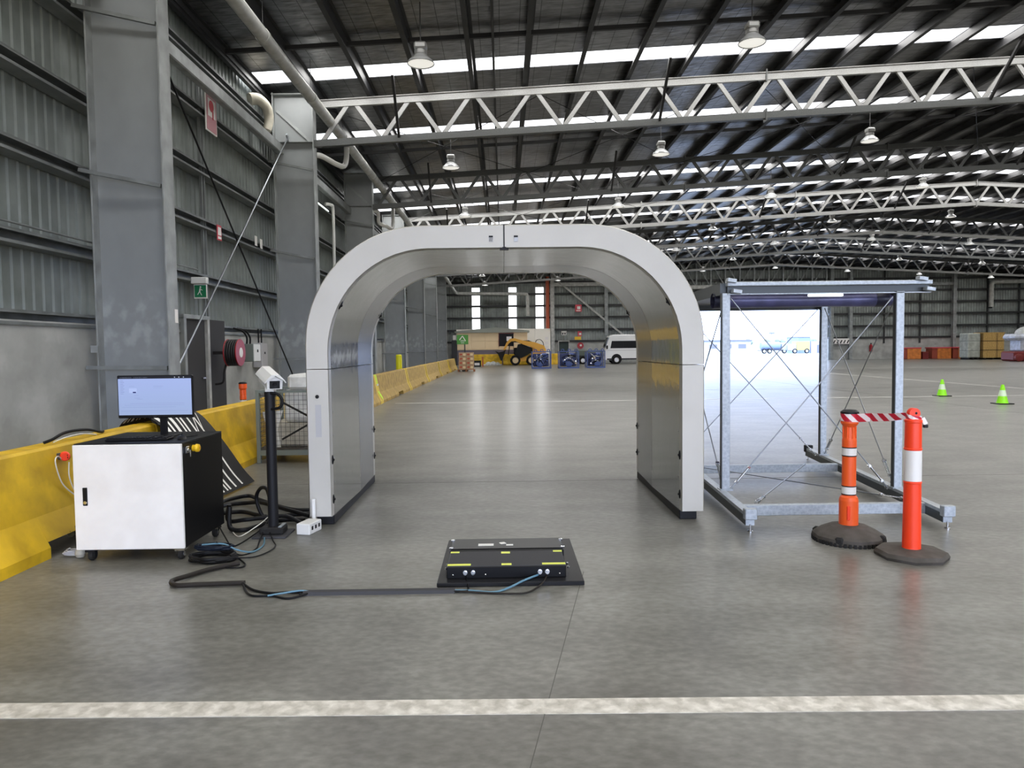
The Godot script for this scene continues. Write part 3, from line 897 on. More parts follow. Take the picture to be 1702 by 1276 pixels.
	sm.emission_energy_multiplier = 1.0
	var sg := gw(m)
	var z := ca.z + 0.016
	sg.face([Vector3(ca.x - 0.28, ca.y - 0.141, z), Vector3(ca.x + 0.28, ca.y - 0.141, z), Vector3(ca.x + 0.28, ca.y + 0.157, z), Vector3(ca.x - 0.28, ca.y + 0.157, z)])
	put("screen", sg, "screen_page", m)
	area(Transform3D(Basis(Vector3(-1, 0, 0), Vector3(0, 1, 0), Vector3(0, 0, -1)), Vector3(ca.x, ca.y, z + 0.01)), 0.55, 0.29, 0.25, c8(150, 166, 214))
	put("maker_badge", gw(m).box(Vector3(ca.x - 0.005, ca.y - 0.153, z), Vector3(0.022, 0.006, 0.002)), "duct_grey", m)
	put("neck", gw(m).box(Vector3(-2.655, 0.94, -5.65), Vector3(0.05, 0.19, 0.035), Basis(), 0.006), "black_plastic", m)
	put("base", gw(m).box(Vector3(-2.655, 0.855, -5.64), Vector3(0.22, 0.01, 0.18), Basis(), 0.003), "black_plastic", m)
	put("cord", gw(m).tube(curve([Vector3(-2.75, 1.01, -5.63), Vector3(-2.74, 0.96, -5.64), Vector3(-2.7, 0.93, -5.66), Vector3(-2.66, 0.9, -5.68)], 5), 0.004, 6), "cable", m)
	# keyboard and mouse
	var k := thing("keyboard", "black computer keyboard lying on the cabinet top in front of the monitor", "keyboard", Vector3(-2.7, 0.85, -5.36), 0.06)
	put("case", G.new().box(Vector3(0, 0.009, 0), Vector3(0.44, 0.016, 0.135), Basis(), 0.004), "black_plastic", k)
	var kg := G.new()
	for r in 5:
		for c in 20:
			if c in [14, 17] or (r == 4 and c in [4, 5, 6, 7]):
				continue
			kg.box(Vector3(-0.205 + c * 0.0215, 0.021, -0.048 + r * 0.0235), Vector3(0.018, 0.008, 0.019), Basis(), 0.002)
	kg.box(Vector3(-0.087, 0.021, 0.046), Vector3(0.104, 0.008, 0.019), Basis(), 0.002)
	put("keys", kg, "black_metal", k).set_meta("kind", "stuff")
	var mo := thing("computer_mouse", "black computer mouse on the cabinet top at the right of the keyboard", "mouse", Vector3(-2.4, 0.85, -5.38), 0.1)
	var prof: Array = []
	for q in 7:
		prof.append(Vector2(cos(PI / 2 * q / 6), sin(PI / 2 * q / 6) * 0.036))
	put("shell", G.new().lathe(prof, 16, Vector3.ZERO, Basis(Vector3(0.031, 0, 0), Vector3(0, 1, 0), Vector3(0, 0, 0.055))), "black_plastic", mo)
	put("wheel", G.new().lathe([Vector2(0, -0.004), Vector2(0.009, -0.004), Vector2(0.009, 0.004), Vector2(0, 0.004)], 10, Vector3(0, 0.03, 0.028), Basis(Vector3.BACK, PI / 2)), "duct_grey", mo)
	put("cord", G.new().tube(curve([Vector3(0, 0.01, -0.05), Vector3(-0.01, 0.004, -0.12), Vector3(0.05, 0.004, -0.2), Vector3(0.0, 0.004, -0.32)], 5), 0.003, 6), "cable", mo)

func barrier_profile(y0: float) -> PackedVector2Array:
	var r: Array = [Vector2(0.3, y0), Vector2(0.3, 0.08), Vector2(0.195, 0.3), Vector2(0.108, 0.76), Vector2(0.09, 0.78)]
	var o := PackedVector2Array()
	if y0 > 0.1:
		r[0] = Vector2(0.282, y0); r.remove_at(1)
	for q in r: o.append(q)
	r.reverse()
	for q in r: o.append(Vector2(-q.x, q.y))
	return o

func build_barriers() -> void:
	var names := ["saturated yellow concrete barrier behind the cabinet, with the red socket on its face", "yellow concrete barrier behind the wire cage, striped mats over its near end", "pale yellow concrete barrier, first one seen through the arch", "pale yellow concrete barrier, second one seen through the arch", "pale yellow concrete barrier, third one seen through the arch", "pale yellow concrete barrier, fourth one seen through the arch", "pale yellow concrete barrier, fifth one through the arch", "pale yellow barrier at the far end of the row, behind the pallet of cartons"]
	var xs := [-3.63, -3.63, -3.65, -3.66, -3.65, -3.63, -3.6, -3.57]
	var tr := Transform3D(Basis(Vector3.RIGHT, Vector3.UP, Vector3.BACK), Vector3.ZERO)
	for k in 8:
		var z1 := -1.0 - 6.33 * k
		var z0 := z1 - 6.29
		var t := thing("road_barrier", names[k], "barrier", Vector3(xs[k], 0, (z0 + z1) / 2), 0, "row of yellow concrete barriers on the left")
		var g := G.new()
		var h := (z1 - z0) / 2
		var cuts := [[-h, -h + 1.1, 0.0], [-h + 1.1, -h + 2.05, 0.13], [-h + 2.05, h - 4.28, 0.0], [h - 4.28, h - 5.2, 0.13]] if false else [[-h, -1.12, 0.0], [-1.12, -0.03 - 0.1, 0.12], [-0.13, h, 0.0]]
		if k == 0: cuts = [[-h, -2.4, 0.0], [-2.4, -1.12, 0.12], [-1.12, h, 0.0]]
		for c in cuts:
			g.prism(barrier_profile(c[2]), c[0], c[1], tr)
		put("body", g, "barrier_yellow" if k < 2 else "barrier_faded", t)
		if k >= 2:
			for e in [-h + 0.12, h - 0.12]:
				var b := G.new()
				var pf := PackedVector2Array()
				for q in barrier_profile(0.0): pf.append(q * 1.012)
				b.prism(pf, e - 0.11, e + 0.11, tr)
				put("end_band", b, "barrier_strip", t)
		if k == 0:
			# rubble and stains where the toe is broken off
			var s := G.new()
			for q in 9:
				s.box(Vector3(0.22 + rng.randf() * 0.05, 0.1 + rng.randf() * 0.06, -1.2 - rng.randf() * 0.7), Vector3(0.05, 0.05, 0.09) * (0.6 + rng.randf()), Basis(Vector3(1, 1, 0.3).normalized(), rng.randf() * 3.0), 0.01)
			put("broken_edge", s, "dark_stain", t).set_meta("kind", "stuff")

func build_mats() -> void:
	var t := thing("striped_mat", "black rubber mat with curving white stripes draped over the yellow barrier", "mat", Vector3(-3.2, 0, -7.4))
	var path := [Vector2(-3.9, 0.72), Vector2(-3.8, 0.82), Vector2(-3.62, 0.86), Vector2(-3.46, 0.8), Vector2(-3.32, 0.66), Vector2(-3.14, 0.42), Vector2(-2.97, 0.17), Vector2(-2.84, 0.022)]
	var at := func(u: float, v: float) -> Vector3:
		# u along the barrier (0 far, 1 near), v over it (0 back, 1 on the floor)
		var s := v * (path.size() - 1)
		var k := mini(int(s), path.size() - 2)
		var a: Vector2 = path[maxi(k - 1, 0)]
		var b: Vector2 = path[mini(k + 2, path.size() - 1)]
		var p: Vector2 = path[k].cubic_interpolate(path[k + 1], a, b, s - k)
		var hump := 0.06 * sin(PI * u) * smoothstep(0.0, 0.3, v) * (1.0 - smoothstep(0.45, 0.8, v))
		return Vector3(p.x - 0.05 * u * v, p.y + hump, -8.22 + u * (0.92 + 0.18 * v) + 0.06 * v * (1.0 - u))
	var sheet := func(g: G, u0: float, u1: float, nu: int, nv: int, lift: float, v0 := 0.0, v1 := 1.0, skew := 0.0) -> void:
		for a in nu:
			for b in nv:
				var q: Array = []
				for w in [[0, 0], [1, 0], [1, 1], [0, 1]]:
					var v: float = lerpf(v0, v1, (b + w[1]) / float(nv))
					var u: float = lerpf(u0, u1, (a + w[0]) / float(nu)) + skew * (v - v0)
					q.append(at.call(u, v) + Vector3(lift, lift * 0.6, 0))
				g.face(g.fixed(q, Vector3(1, 0.6, 0)))
	var g := gw(t)
	sheet.call(g, 0.0, 1.0, 10, 28, 0.006)
	sheet.call(g, 0.0, 1.0, 10, 28, 0.0)
	put("sheet", g, "mat_black", t)
	for q in [[0.31, 0.035], [0.47, 0.035], [0.6, 0.035], [0.67, 0.03], [0.76, 0.05], [0.86, 0.03], [0.93, 0.05]]:
		var s := gw(t)
		sheet.call(s, q[0], q[0] + q[1], 1, 28, 0.0095, 0.08, 0.965, -0.05)
		put("stripe", s, "stripe_white", t)
	for q in [[0.02, 0.3], [0.14, 0.3]]:
		var s := gw(t)
		sheet.call(s, q[0], q[0] + 0.02, 1, 12, 0.0115, 0.3, 0.62, 0.9)
		put("stripe", s, "stripe_white", t)

func cable(c: String, pts: Array, r: float, m: String, label: String, cat := "cable", group := "", n := 7) -> void:
	var base: Vector3 = pts[0]
	for p in pts:
		if p.y < base.y: base = p
	base = Vector3(base.x, 0, base.z)
	var q: Array = []
	for p in pts: q.append(p - base)
	solo(c, G.new().tube(curve(q, n), r, 8), m, label, cat, base, group)

func build_cables() -> void:
	var V := func(x: float, y: float, z: float) -> Vector3: return Vector3(x, y, z)
	cable("cable_sleeve", [V.call(-1.86, 0.02, -5.0), V.call(-2.0, 0.02, -4.89), V.call(-2.1, 0.02, -4.74), V.call(-2.16, 0.02, -4.63), V.call(-2.09, 0.02, -4.54), V.call(-1.96, 0.02, -4.55), V.call(-1.67, 0.02, -4.57)], 0.016, "cable_brown", "thick dark braided sleeve bent in a hook on the open floor")
	cable("black_cable", [V.call(-1.69, 0.022, -4.57), V.call(-1.58, 0.01, -4.46), V.call(-1.45, 0.008, -4.40), V.call(-1.34, 0.008, -4.41), V.call(-1.2, 0.012, -4.38)], 0.008, "cable", "black cable from the sleeve end into the floor duct, the straighter of two")
	cable("black_cable", [V.call(-1.69, 0.02, -4.58), V.call(-1.57, 0.01, -4.37), V.call(-1.43, 0.008, -4.35), V.call(-1.31, 0.008, -4.30), V.call(-1.2, 0.012, -4.385)], 0.007, "cable", "black cable from the sleeve end into the floor duct, the one that sags nearer")
	cable("blue_cable", [V.call(-1.45, 0.012, -4.34), V.call(-1.36, 0.02, -4.36), V.call(-1.27, 0.02, -4.4), V.call(-1.2, 0.012, -4.395)], 0.006, "cable_blue", "short blue cable entering the left end of the floor duct")
	var loop: Array = []
	for k in 38:
		var a := k * TAU / 12.0
		loop.append(Vector3(-2.1 + cos(a) * (0.155 + 0.012 * sin(k * 1.7)), 0.014 + 0.0008 * k, -5.14 + sin(a) * (0.09 + 0.012 * cos(k * 2.3))))
	cable("cable_coil", loop, 0.013, "cable", "coil of thick black cable on the floor at the cabinet's right caster", "cable coil", "", 3)
	loop = []
	for k in 40:
		var a := k * TAU / 11.0
		loop.append(Vector3(-2.12 + cos(a) * (0.13 + 0.014 * sin(k * 2.1)), 0.07 + 0.0006 * k, -5.22 + sin(a) * (0.06 + 0.012 * cos(k * 1.3))))
	cable("cable_coil", loop, 0.008, "cable_navy", "coil of navy blue network cable lying on the black coil", "cable coil", "", 3)
	cable("blue_cable", [V.call(-2.2, 0.1, -5.2), V.call(-2.05, 0.105, -5.2), V.call(-1.95, 0.06, -5.2), V.call(-1.88, 0.012, -5.31), V.call(-1.86, 0.01, -5.5), V.call(-1.95, 0.01, -5.8)], 0.006, "cable_blue", "blue cable running from the navy coil towards the camera post")
	cable("black_cable", [V.call(-2.34, 0.08, -5.86), V.call(-2.06, 0.01, -5.40), V.call(-1.91, 0.01, -5.14), V.call(-1.82, 0.01, -5.0), V.call(-1.84, 0.01, -4.93), V.call(-1.95, 0.012, -4.94)], 0.006, "cable", "thin black cable from the cabinet's rear caster across to the black coil")
	cable("black_cable", [V.call(-1.97, 0.06, -5.98), V.call(-2.05, 0.01, -5.60), V.call(-2.11, 0.01, -5.42), V.call(-2.19, 0.01, -5.35), V.call(-2.32, 0.01, -5.5)], 0.006, "cable", "thin black cable curling from the camera post back under the cabinet")
	cable("black_cable", [V.call(-1.99, 0.08, -6.0), V.call(-1.93, 0.01, -5.62), V.call(-1.88, 0.01, -5.38), V.call(-1.95, 0.01, -5.24), V.call(-2.1, 0.12, -5.2)], 0.006, "cable", "thin black cable from the camera post straight into the navy coil")
	cable("black_cable", [V.call(-1.96, 0.07, -5.9), V.call(-1.84, 0.01, -5.66), V.call(-1.76, 0.01, -5.48), V.call(-1.76, 0.01, -5.32), V.call(-1.83, 0.01, -5.18), V.call(-1.97, 0.03, -5.1)], 0.005, "cable", "thin black cable looping out to the right of the camera post's foot")
	cable("power_cable", [V.call(-2.6, 0.03, -6.6), V.call(-2.76, 0.03, -7.0), V.call(-2.62, 0.03, -7.3), V.call(-2.42, 0.03, -7.1), V.call(-2.15, 0.03, -6.8), V.call(-1.93, 0.03, -6.62), V.call(-1.75, 0.03, -6.62)], 0.02, "cable", "thick black power cable lying farthest back behind the camera post", "cable")
	cable("power_cable", [V.call(-2.62, 0.075, -6.55), V.call(-2.64, 0.03, -6.9), V.call(-2.5, 0.03, -6.96), V.call(-2.3, 0.07, -6.78), V.call(-2.0, 0.07, -6.5), V.call(-1.74, 0.03, -6.38)], 0.02, "cable", "thick black power cable crossing over the farthest one behind the post", "cable")
	cable("power_cable", [V.call(-2.62, 0.03, -6.5), V.call(-2.42, 0.03, -6.58), V.call(-2.21, 0.03, -6.43), V.call(-2.04, 0.03, -6.33), V.call(-1.91, 0.03, -6.43), V.call(-1.74, 0.03, -6.47)], 0.02, "cable", "thick black power cable in the middle of the bundle behind the post", "cable")
	cable("power_cable", [V.call(-2.3, 0.2, -6.0), V.call(-2.28, 0.04, -5.95), V.call(-2.15, 0.03, -5.9), V.call(-2.05, 0.03, -6.08), V.call(-1.92, 0.03, -6.24), V.call(-1.78, 0.03, -6.22), V.call(-1.74, 0.03, -6.2)], 0.02, "cable", "thick black power cable from the cabinet's back to the arch foot", "cable")
	cable("power_cable", [V.call(-2.34, 0.2, -6.1), V.call(-2.36, 0.06, -6.12), V.call(-2.19, 0.08, -6.05), V.call(-2.03, 0.08, -6.13), V.call(-1.88, 0.08, -6.16), V.call(-1.73, 0.03, -6.1)], 0.018, "cable", "thick black power cable lying on top of the one at the arch foot", "cable")
	cable("cable_loop", [V.call(-1.97, 0.03, -6.1), V.call(-2.08, 0.1, -6.14), V.call(-2.13, 0.24, -6.16), V.call(-2.08, 0.33, -6.12), V.call(-2.0, 0.34, -6.04), V.call(-1.96, 0.25, -6.0)], 0.016, "cable", "black cable standing up in a loop against the camera post's left side")
	cable("white_cable", [V.call(-2.28, 0.012, -5.98), V.call(-2.18, 0.012, -5.8), V.call(-2.1, 0.03, -5.72), V.call(-2.0, 0.09, -5.85), V.call(-1.97, 0.12, -5.95)], 0.004, "cable_white", "thin pale wire with a plug beside the camera post's foot")
	# the scanner's own leads
	cable("blue_cable", [V.call(-0.36, 0.012, -4.385), V.call(-0.22, 0.008, -4.385), V.call(-0.08, 0.008, -4.35), V.call(0.01, 0.015, -4.40), V.call(0.11, 0.035, -4.48), V.call(0.2, 0.045, -4.555), V.call(0.219, 0.05, -4.585)], 0.007, "cable_blue", "pale blue cable from the floor duct to the scanner's right hand plugs")
	cable("black_cable", [V.call(-0.36, 0.012, -4.38), V.call(-0.15, 0.008, -4.345), V.call(0.03, 0.008, -4.32), V.call(0.14, 0.01, -4.34), V.call(0.23, 0.02, -4.47), V.call(0.262, 0.04, -4.56), V.call(0.266, 0.05, -4.59)], 0.006, "cable_brown", "brown black cable sagging from the floor duct to the scanner's last plug")
	cable("black_cable", [V.call(-0.259, 0.05, -4.585), V.call(-0.25, 0.03, -4.53), V.call(-0.235, 0.01, -4.43), V.call(-0.25, 0.01, -4.37), V.call(-0.36, 0.012, -4.375)], 0.006, "cable", "short black cable from the floor duct up to the scanner's first plug")
	var d := thing("cable_duct", "long flat grey cable duct strip lying across the floor", "cable duct", Vector3(-0.78, 0, -4.39))
	var pf := PackedVector2Array([Vector2(-0.03, 0), Vector2(0.03, 0), Vector2(0.022, 0.02), Vector2(-0.022, 0.02)])
	put("cover", G.new().prism(pf, -0.465, 0.465, Transform3D(Basis(Vector3.UP, PI / 2), Vector3.ZERO)), "duct_grey", d)
	put("tongue", G.new().box(Vector3(0.475, 0.006, 0), Vector3(0.03, 0.006, 0.04)).box(Vector3(-0.475, 0.006, 0), Vector3(0.03, 0.006, 0.04)), "black_metal", d)
	# on and in front of the near barrier
	var s := thing("power_socket", "round orange red socket plug on the barrier's yellow face with a white flex", "socket", Vector3(-3.5, 0.69, -5.72))
	put("plug_head", G.new().lathe([Vector2(0.03, 0), Vector2(0.037, 0.01), Vector2(0.037, 0.05), Vector2(0.03, 0.06), Vector2(0, 0.06)], 16, Vector3(0.02, 0, 0), Basis(Vector3(0, 1, 0), Vector3(0.6, 0, 0.8), Vector3(0.8, 0, -0.6))), "bollard_red", s)
	put("pins", G.new().box(Vector3(0.075, 0.01, 0.05), Vector3(0.004, 0.012, 0.004)).box(Vector3(0.075, -0.008, 0.05), Vector3(0.004, 0.012, 0.004)), "black_metal", s)
	put("bracket", G.new().box(Vector3(0.0, 0, 0.03), Vector3(0.05, 0.05, 0.04), Basis(), 0.006), "rubber_dust", s)
	cable("white_cable", [V.call(-3.47, 0.66, -5.68), V.call(-3.47, 0.7, -5.62), V.call(-3.46, 0.66, -5.57), V.call(-3.45, 0.5, -5.62), V.call(-3.44, 0.4, -5.72), V.call(-3.42, 0.35, -5.8), V.call(-3.42, 0.38, -5.9)], 0.005, "cable_white", "white flex looping left from the red socket down the barrier")
	cable("white_cable", [V.call(-3.44, 0.64, -5.71), V.call(-3.45, 0.5, -5.73), V.call(-3.42, 0.3, -5.82), V.call(-3.3, 0.16, -5.85), V.call(-3.28, 0.02, -5.8), V.call(-3.24, 0.01, -5.7)], 0.005, "cable_white", "white flex hanging straight from the red socket to the floor")
	cable("cable_loop", [V.call(-3.66, 0.79, -5.75), V.call(-3.62, 0.81, -5.8), V.call(-3.6, 0.85, -5.95), V.call(-3.58, 0.845, -6.2), V.call(-3.58, 0.8, -6.42), V.call(-3.6, 0.795, -6.5)], 0.012, "cable", "black cable arching over the top of the near yellow barrier")
	cable("white_cable", [V.call(-3.6, 0.79, -5.78), V.call(-3.57, 0.815, -5.9), V.call(-3.56, 0.82, -6.1), V.call(-3.55, 0.79, -6.3)], 0.005, "cable_white", "white flex arching over the barrier top beneath the black cable")
	var wl: Array = []
	for k in 26:
		var a := k * TAU / 7.0
		wl.append(Vector3(-3.2 + cos(a) * 0.055 + 0.012 * sin(k * 1.1), 0.012 + 0.0015 * k, -5.32 + sin(a) * 0.04 + 0.01 * cos(k * 1.9)))
	cable("wire_bundle", wl, 0.006, "grey_plastic", "tangle of grey wires on the floor by the cabinet's left caster", "wire bundle", "", 3)
	solo("foam_ball", G.new().lathe([Vector2(0.0, 0.0), Vector2(0.026, 0.006), Vector2(0.037, 0.03), Vector2(0.03, 0.058), Vector2(0, 0.07)], 12), "foam_cream", "cream coloured foam lump on the floor at the cabinet's left caster", "foam", Vector3(-3.12, 0, -5.27))
	var bx := thing("socket_box", "white power socket box on the floor at the arch's left foot", "socket box", Vector3(-1.62, 0, -5.92), -0.25)
	put("box", G.new().box(Vector3(0, 0.045, 0), Vector3(0.12, 0.09, 0.2), Basis(), 0.006), "white_plastic", bx)
	for k in 3:
		put("socket_hole", G.new().box(Vector3(0.061, 0.05, -0.055 + k * 0.055), Vector3(0.004, 0.03, 0.022)), "black_plastic", bx)

func build_scanner() -> void:
	var t := thing("floor_scanner", "flat black scanner unit with lime labels and plugs on the open floor", "scanner", Vector3(0.02, 0, -4.98))
	put("base_plate", gw(t).box(Vector3(0.03, 0.014, -4.985), Vector3(0.93, 0.028, 1.02), Basis(), 0.004), "black_metal", t)
	put("housing", gw(t).box(Vector3(0.004, 0.065, -4.74), Vector3(0.765, 0.075, 0.36), Basis(), 0.004), "black_satin", t)
	put("cover_plate", gw(t).box(Vector3(0.004, 0.104, -4.735), Vector3(0.75, 0.004, 0.34)), "duct_grey", t)
	put("glass_tray", gw(t).box(Vector3(0.01, 0.055, -5.16), Vector3(0.8, 0.05, 0.3), Basis(), 0.004), "black_metal", t)
	put("glass_plate", gw(t).box(Vector3(0.01, 0.083, -5.17), Vector3(0.79, 0.006, 0.26)), "black_satin", t)
	for x in [-0.385, 0.405]:
		for z in [-5.05, -5.25]:
			put("clip", gw(t).box(Vector3(x, 0.088, z), Vector3(0.03, 0.012, 0.02), Basis(), 0.003), "chrome", t)
		for z in [-4.68, -4.76]:
			put("stud", gw(t).lathe([Vector2(0.009, 0), Vector2(0.009, 0.012), Vector2(0, 0.016)], 8, Vector3(x * 1.02, 0.05, z)), "chrome", t)
	for q in [[-0.3, -4.595, 0.15, 0.035], [0.005, -4.595, 0.065, 0.035], [0.31, -4.595, 0.15, 0.035], [-0.345, -4.88, 0.06, 0.03], [0.0, -4.86, 0.06, 0.04], [0.355, -4.88, 0.06, 0.03]]:
		put("lime_label", gw(t).box(Vector3(q[0], 0.107, q[1]), Vector3(q[2], 0.002, q[3])), "lime_sticker", t)
	for x in [-0.259, -0.209, 0.219, 0.266]:
		put("plug", gw(t).lathe([Vector2(0.015, 0), Vector2(0.015, 0.008), Vector2(0.011, 0.008), Vector2(0.011, 0.03), Vector2(0, 0.03)], 12, Vector3(x, 0.068, -4.56), Basis(Vector3.RIGHT, PI / 2)), "chrome", t)
	for x in [-0.34, -0.13, 0.345]:
		put("screw", gw(t).lathe([Vector2(0.006, 0), Vector2(0, 0.004)], 8, Vector3(x, 0.05, -4.56), Basis(Vector3.RIGHT, PI / 2)), "chrome", t)
	put("foil_scrap", gw(t).box(Vector3(-0.14, 0.088, -5.13), Vector3(0.11, 0.003, 0.05)).box(Vector3(0.03, 0.088, -5.12), Vector3(0.05, 0.003, 0.03)).box(Vector3(-0.02, 0.088, -5.17), Vector3(0.04, 0.003, 0.04), Basis(Vector3.UP, 0.4)), "white_plastic", t)

func build_camera_post() -> void:
	var t := thing("camera_post", "black round post on a square foot plate beside the cabinet", "post", Vector3(-1.89, 0, -5.85))
	put("floor_plate", gw(t).box(Vector3(-1.89, 0.008, -5.85), Vector3(0.27, 0.016, 0.27), Basis(), 0.003), "duct_grey", t)
	put("foot_block", gw(t).box(Vector3(-1.89, 0.045, -5.85), Vector3(0.19, 0.06, 0.15), Basis(), 0.012), "rubber", t)
	put("bright_tab", gw(t).box(Vector3(-1.82, 0.078, -5.85), Vector3(0.025, 0.008, 0.13)), "galvanised", t)
	put("pole", gw(t).lathe([Vector2(0.041, 0.06), Vector2(0.041, 1.13), Vector2(0.044, 1.13), Vector2(0.044, 1.17), Vector2(0, 1.17)], 20, Vector3(-1.89, 0, -5.85)), "black_metal", t)
	put("flex_loop", gw(t).tube(curve([Vector3(-1.87, 1.16, -5.81), Vector3(-1.81, 1.15, -5.8), Vector3(-1.775, 1.1, -5.8), Vector3(-1.795, 1.045, -5.8), Vector3(-1.87, 1.03, -5.82)], 6), 0.012, 8), "cable", t)
	# the camera that sits on it
	var c := thing("security_camera", "white housed surveillance camera mounted on top of the black post", "security camera", Vector3(-1.87, 1.17, -5.84), -0.0)
	var b := Basis.from_euler(Vector3(0.16, 0.5, 0.0))
	var mid := Vector3(-1.905, 1.265, -5.93)
	var pf := PackedVector2Array([Vector2(-0.058, -0.05), Vector2(0.058, -0.05), Vector2(0.062, 0.02), Vector2(0.0, 0.058), Vector2(-0.062, 0.02)])
	put("housing", gw(c).prism(pf, -0.19, 0.16, Transform3D(b, mid)), "white_plastic", c)
	var hood := PackedVector2Array([Vector2(-0.078, 0.004), Vector2(-0.066, 0.024), Vector2(0, 0.064), Vector2(0.066, 0.024), Vector2(0.078, 0.004), Vector2(0.084, 0.008), Vector2(0.07, 0.03), Vector2(0.03, 0.072), Vector2(-0.03, 0.072), Vector2(-0.07, 0.03), Vector2(-0.084, 0.008)])
	put("hood", gw(c).prism(hood, -0.21, 0.19, Transform3D(b, mid)), "white_plastic", c)
	put("window", gw(c).box(mid + b * Vector3(0.0, -0.012, 0.161), Vector3(0.08, 0.062, 0.004), b), "dark_glass", c)
	put("lens", gw(c).lathe([Vector2(0.02, 0), Vector2(0.02, 0.006), Vector2(0.012, 0.004), Vector2(0, 0.004)], 12, mid + b * Vector3(0, -0.012, 0.162), b * Basis(Vector3.RIGHT, PI / 2)), "black_plastic", c)
	put("mount", gw(c).box(Vector3(-1.885, 1.19, -5.86), Vector3(0.07, 0.05, 0.08), Basis(), 0.006), "white_plastic", c)

func build_stillage() -> void:
	var t := thing("wire_cage", "rusty green wire mesh stillage cage standing behind the camera post", "cage", Vector3(-2.62, 0, -10.15))
	var x0 := -3.27; var x1 := -1.95; var z0 := -9.62; var z1 := -10.65
	for x in [x0, x1]:
		for z in [z0, z1]:
			put("leg", gw(t).box(Vector3(x, 0.49, z), Vector3(0.05, 0.98, 0.05), Basis(), 0.004), "stillage_green", t)
	for y in [0.14, 0.955]:
		for z in [z0, z1]:
			put("rail", gw(t).box(Vector3((x0 + x1) / 2, y, z), Vector3(x1 - x0, 0.07 if y < 0.5 else 0.03, 0.04)), "stillage_green", t)
		for x in [x0, x1]:
			put("rail", gw(t).box(Vector3(x, y, (z0 + z1) / 2), Vector3(0.04, 0.07 if y < 0.5 else 0.03, z0 - z1)), "stillage_green", t)
	put("deck", gw(t).box(Vector3((x0 + x1) / 2, 0.19, (z0 + z1) / 2), Vector3(x1 - x0, 0.025, z0 - z1)), "rubber_dust", t)
	for z in [z0, z1]:
		var g := gw(t)
		for k in range(1, 22):
			g.box(Vector3(x0 + k * 0.06, 0.57, z), Vector3(0.004, 0.76, 0.004))
		for k in range(1, 13):
			g.box(Vector3((x0 + x1) / 2, 0.18 + k * 0.06, z + 0.004), Vector3(x1 - x0, 0.004, 0.004))
		put("mesh_panel", g, "wire", t)
	for x in [x0, x1]:
		var g := gw(t)
		for k in range(1, 17):
			g.box(Vector3(x, 0.57, z0 - k * 0.06), Vector3(0.005, 0.76, 0.005))
		for k in range(1, 13):
			g.box(Vector3(x + 0.004, 0.18 + k * 0.06, (z0 + z1) / 2), Vector3(0.005, 0.005, z0 - z1))
		put("mesh_panel", g, "wire", t)
	for s in [0, 1]:
		put("cross_brace", gw(t).bar(Vector3(-2.95 if s == 0 else -2.05, 0.82, z0 + 0.02 + s * 0.012), Vector3(-2.05 if s == 0 else -2.95, 0.32, z0 + 0.02 + s * 0.012), 0.025, 0.012, Vector3.BACK), "rubber", t)
	var g1 := G.new().box(Vector3(0, 0.1, 0), Vector3(1.0, 0.2, 0.8), Basis(), 0.035)
	solo("foam_block", g1, "bag_white", "white foam slab with a chamfered edge on top of the wire cage's load", "foam block", Vector3(-2.4, 0.975, -10.1))
	solo("foam_sheet", G.new().box(Vector3(0, 0.22, 0), Vector3(0.94, 0.44, 0.8), Basis(), 0.04), "bag_white", "white foam slab behind the mesh, in the upper half of the wire cage", "foam block", Vector3(-2.5, 0.53, -10.15))
	solo("foam_block", G.new().box(Vector3(0, 0.16, 0), Vector3(1.14, 0.32, 0.84), Basis(), 0.03), "foam_cream", "cream foam block lying in the bottom of the wire cage", "foam block", Vector3(-2.6, 0.205, -10.15))
	solo("plastic_sheet", G.new().prism(PackedVector2Array([Vector2(-0.14, 0.36), Vector2(0.14, 0.38), Vector2(0.06, 0.12), Vector2(0.1, -0.12), Vector2(0.02, -0.2), Vector2(-0.04, 0.0)]), 0.0, 0.01), "bag_white", "torn white plastic sheet hanging inside the wire cage at its left", "plastic sheet", Vector3(-3.1, 0.32, -9.7))

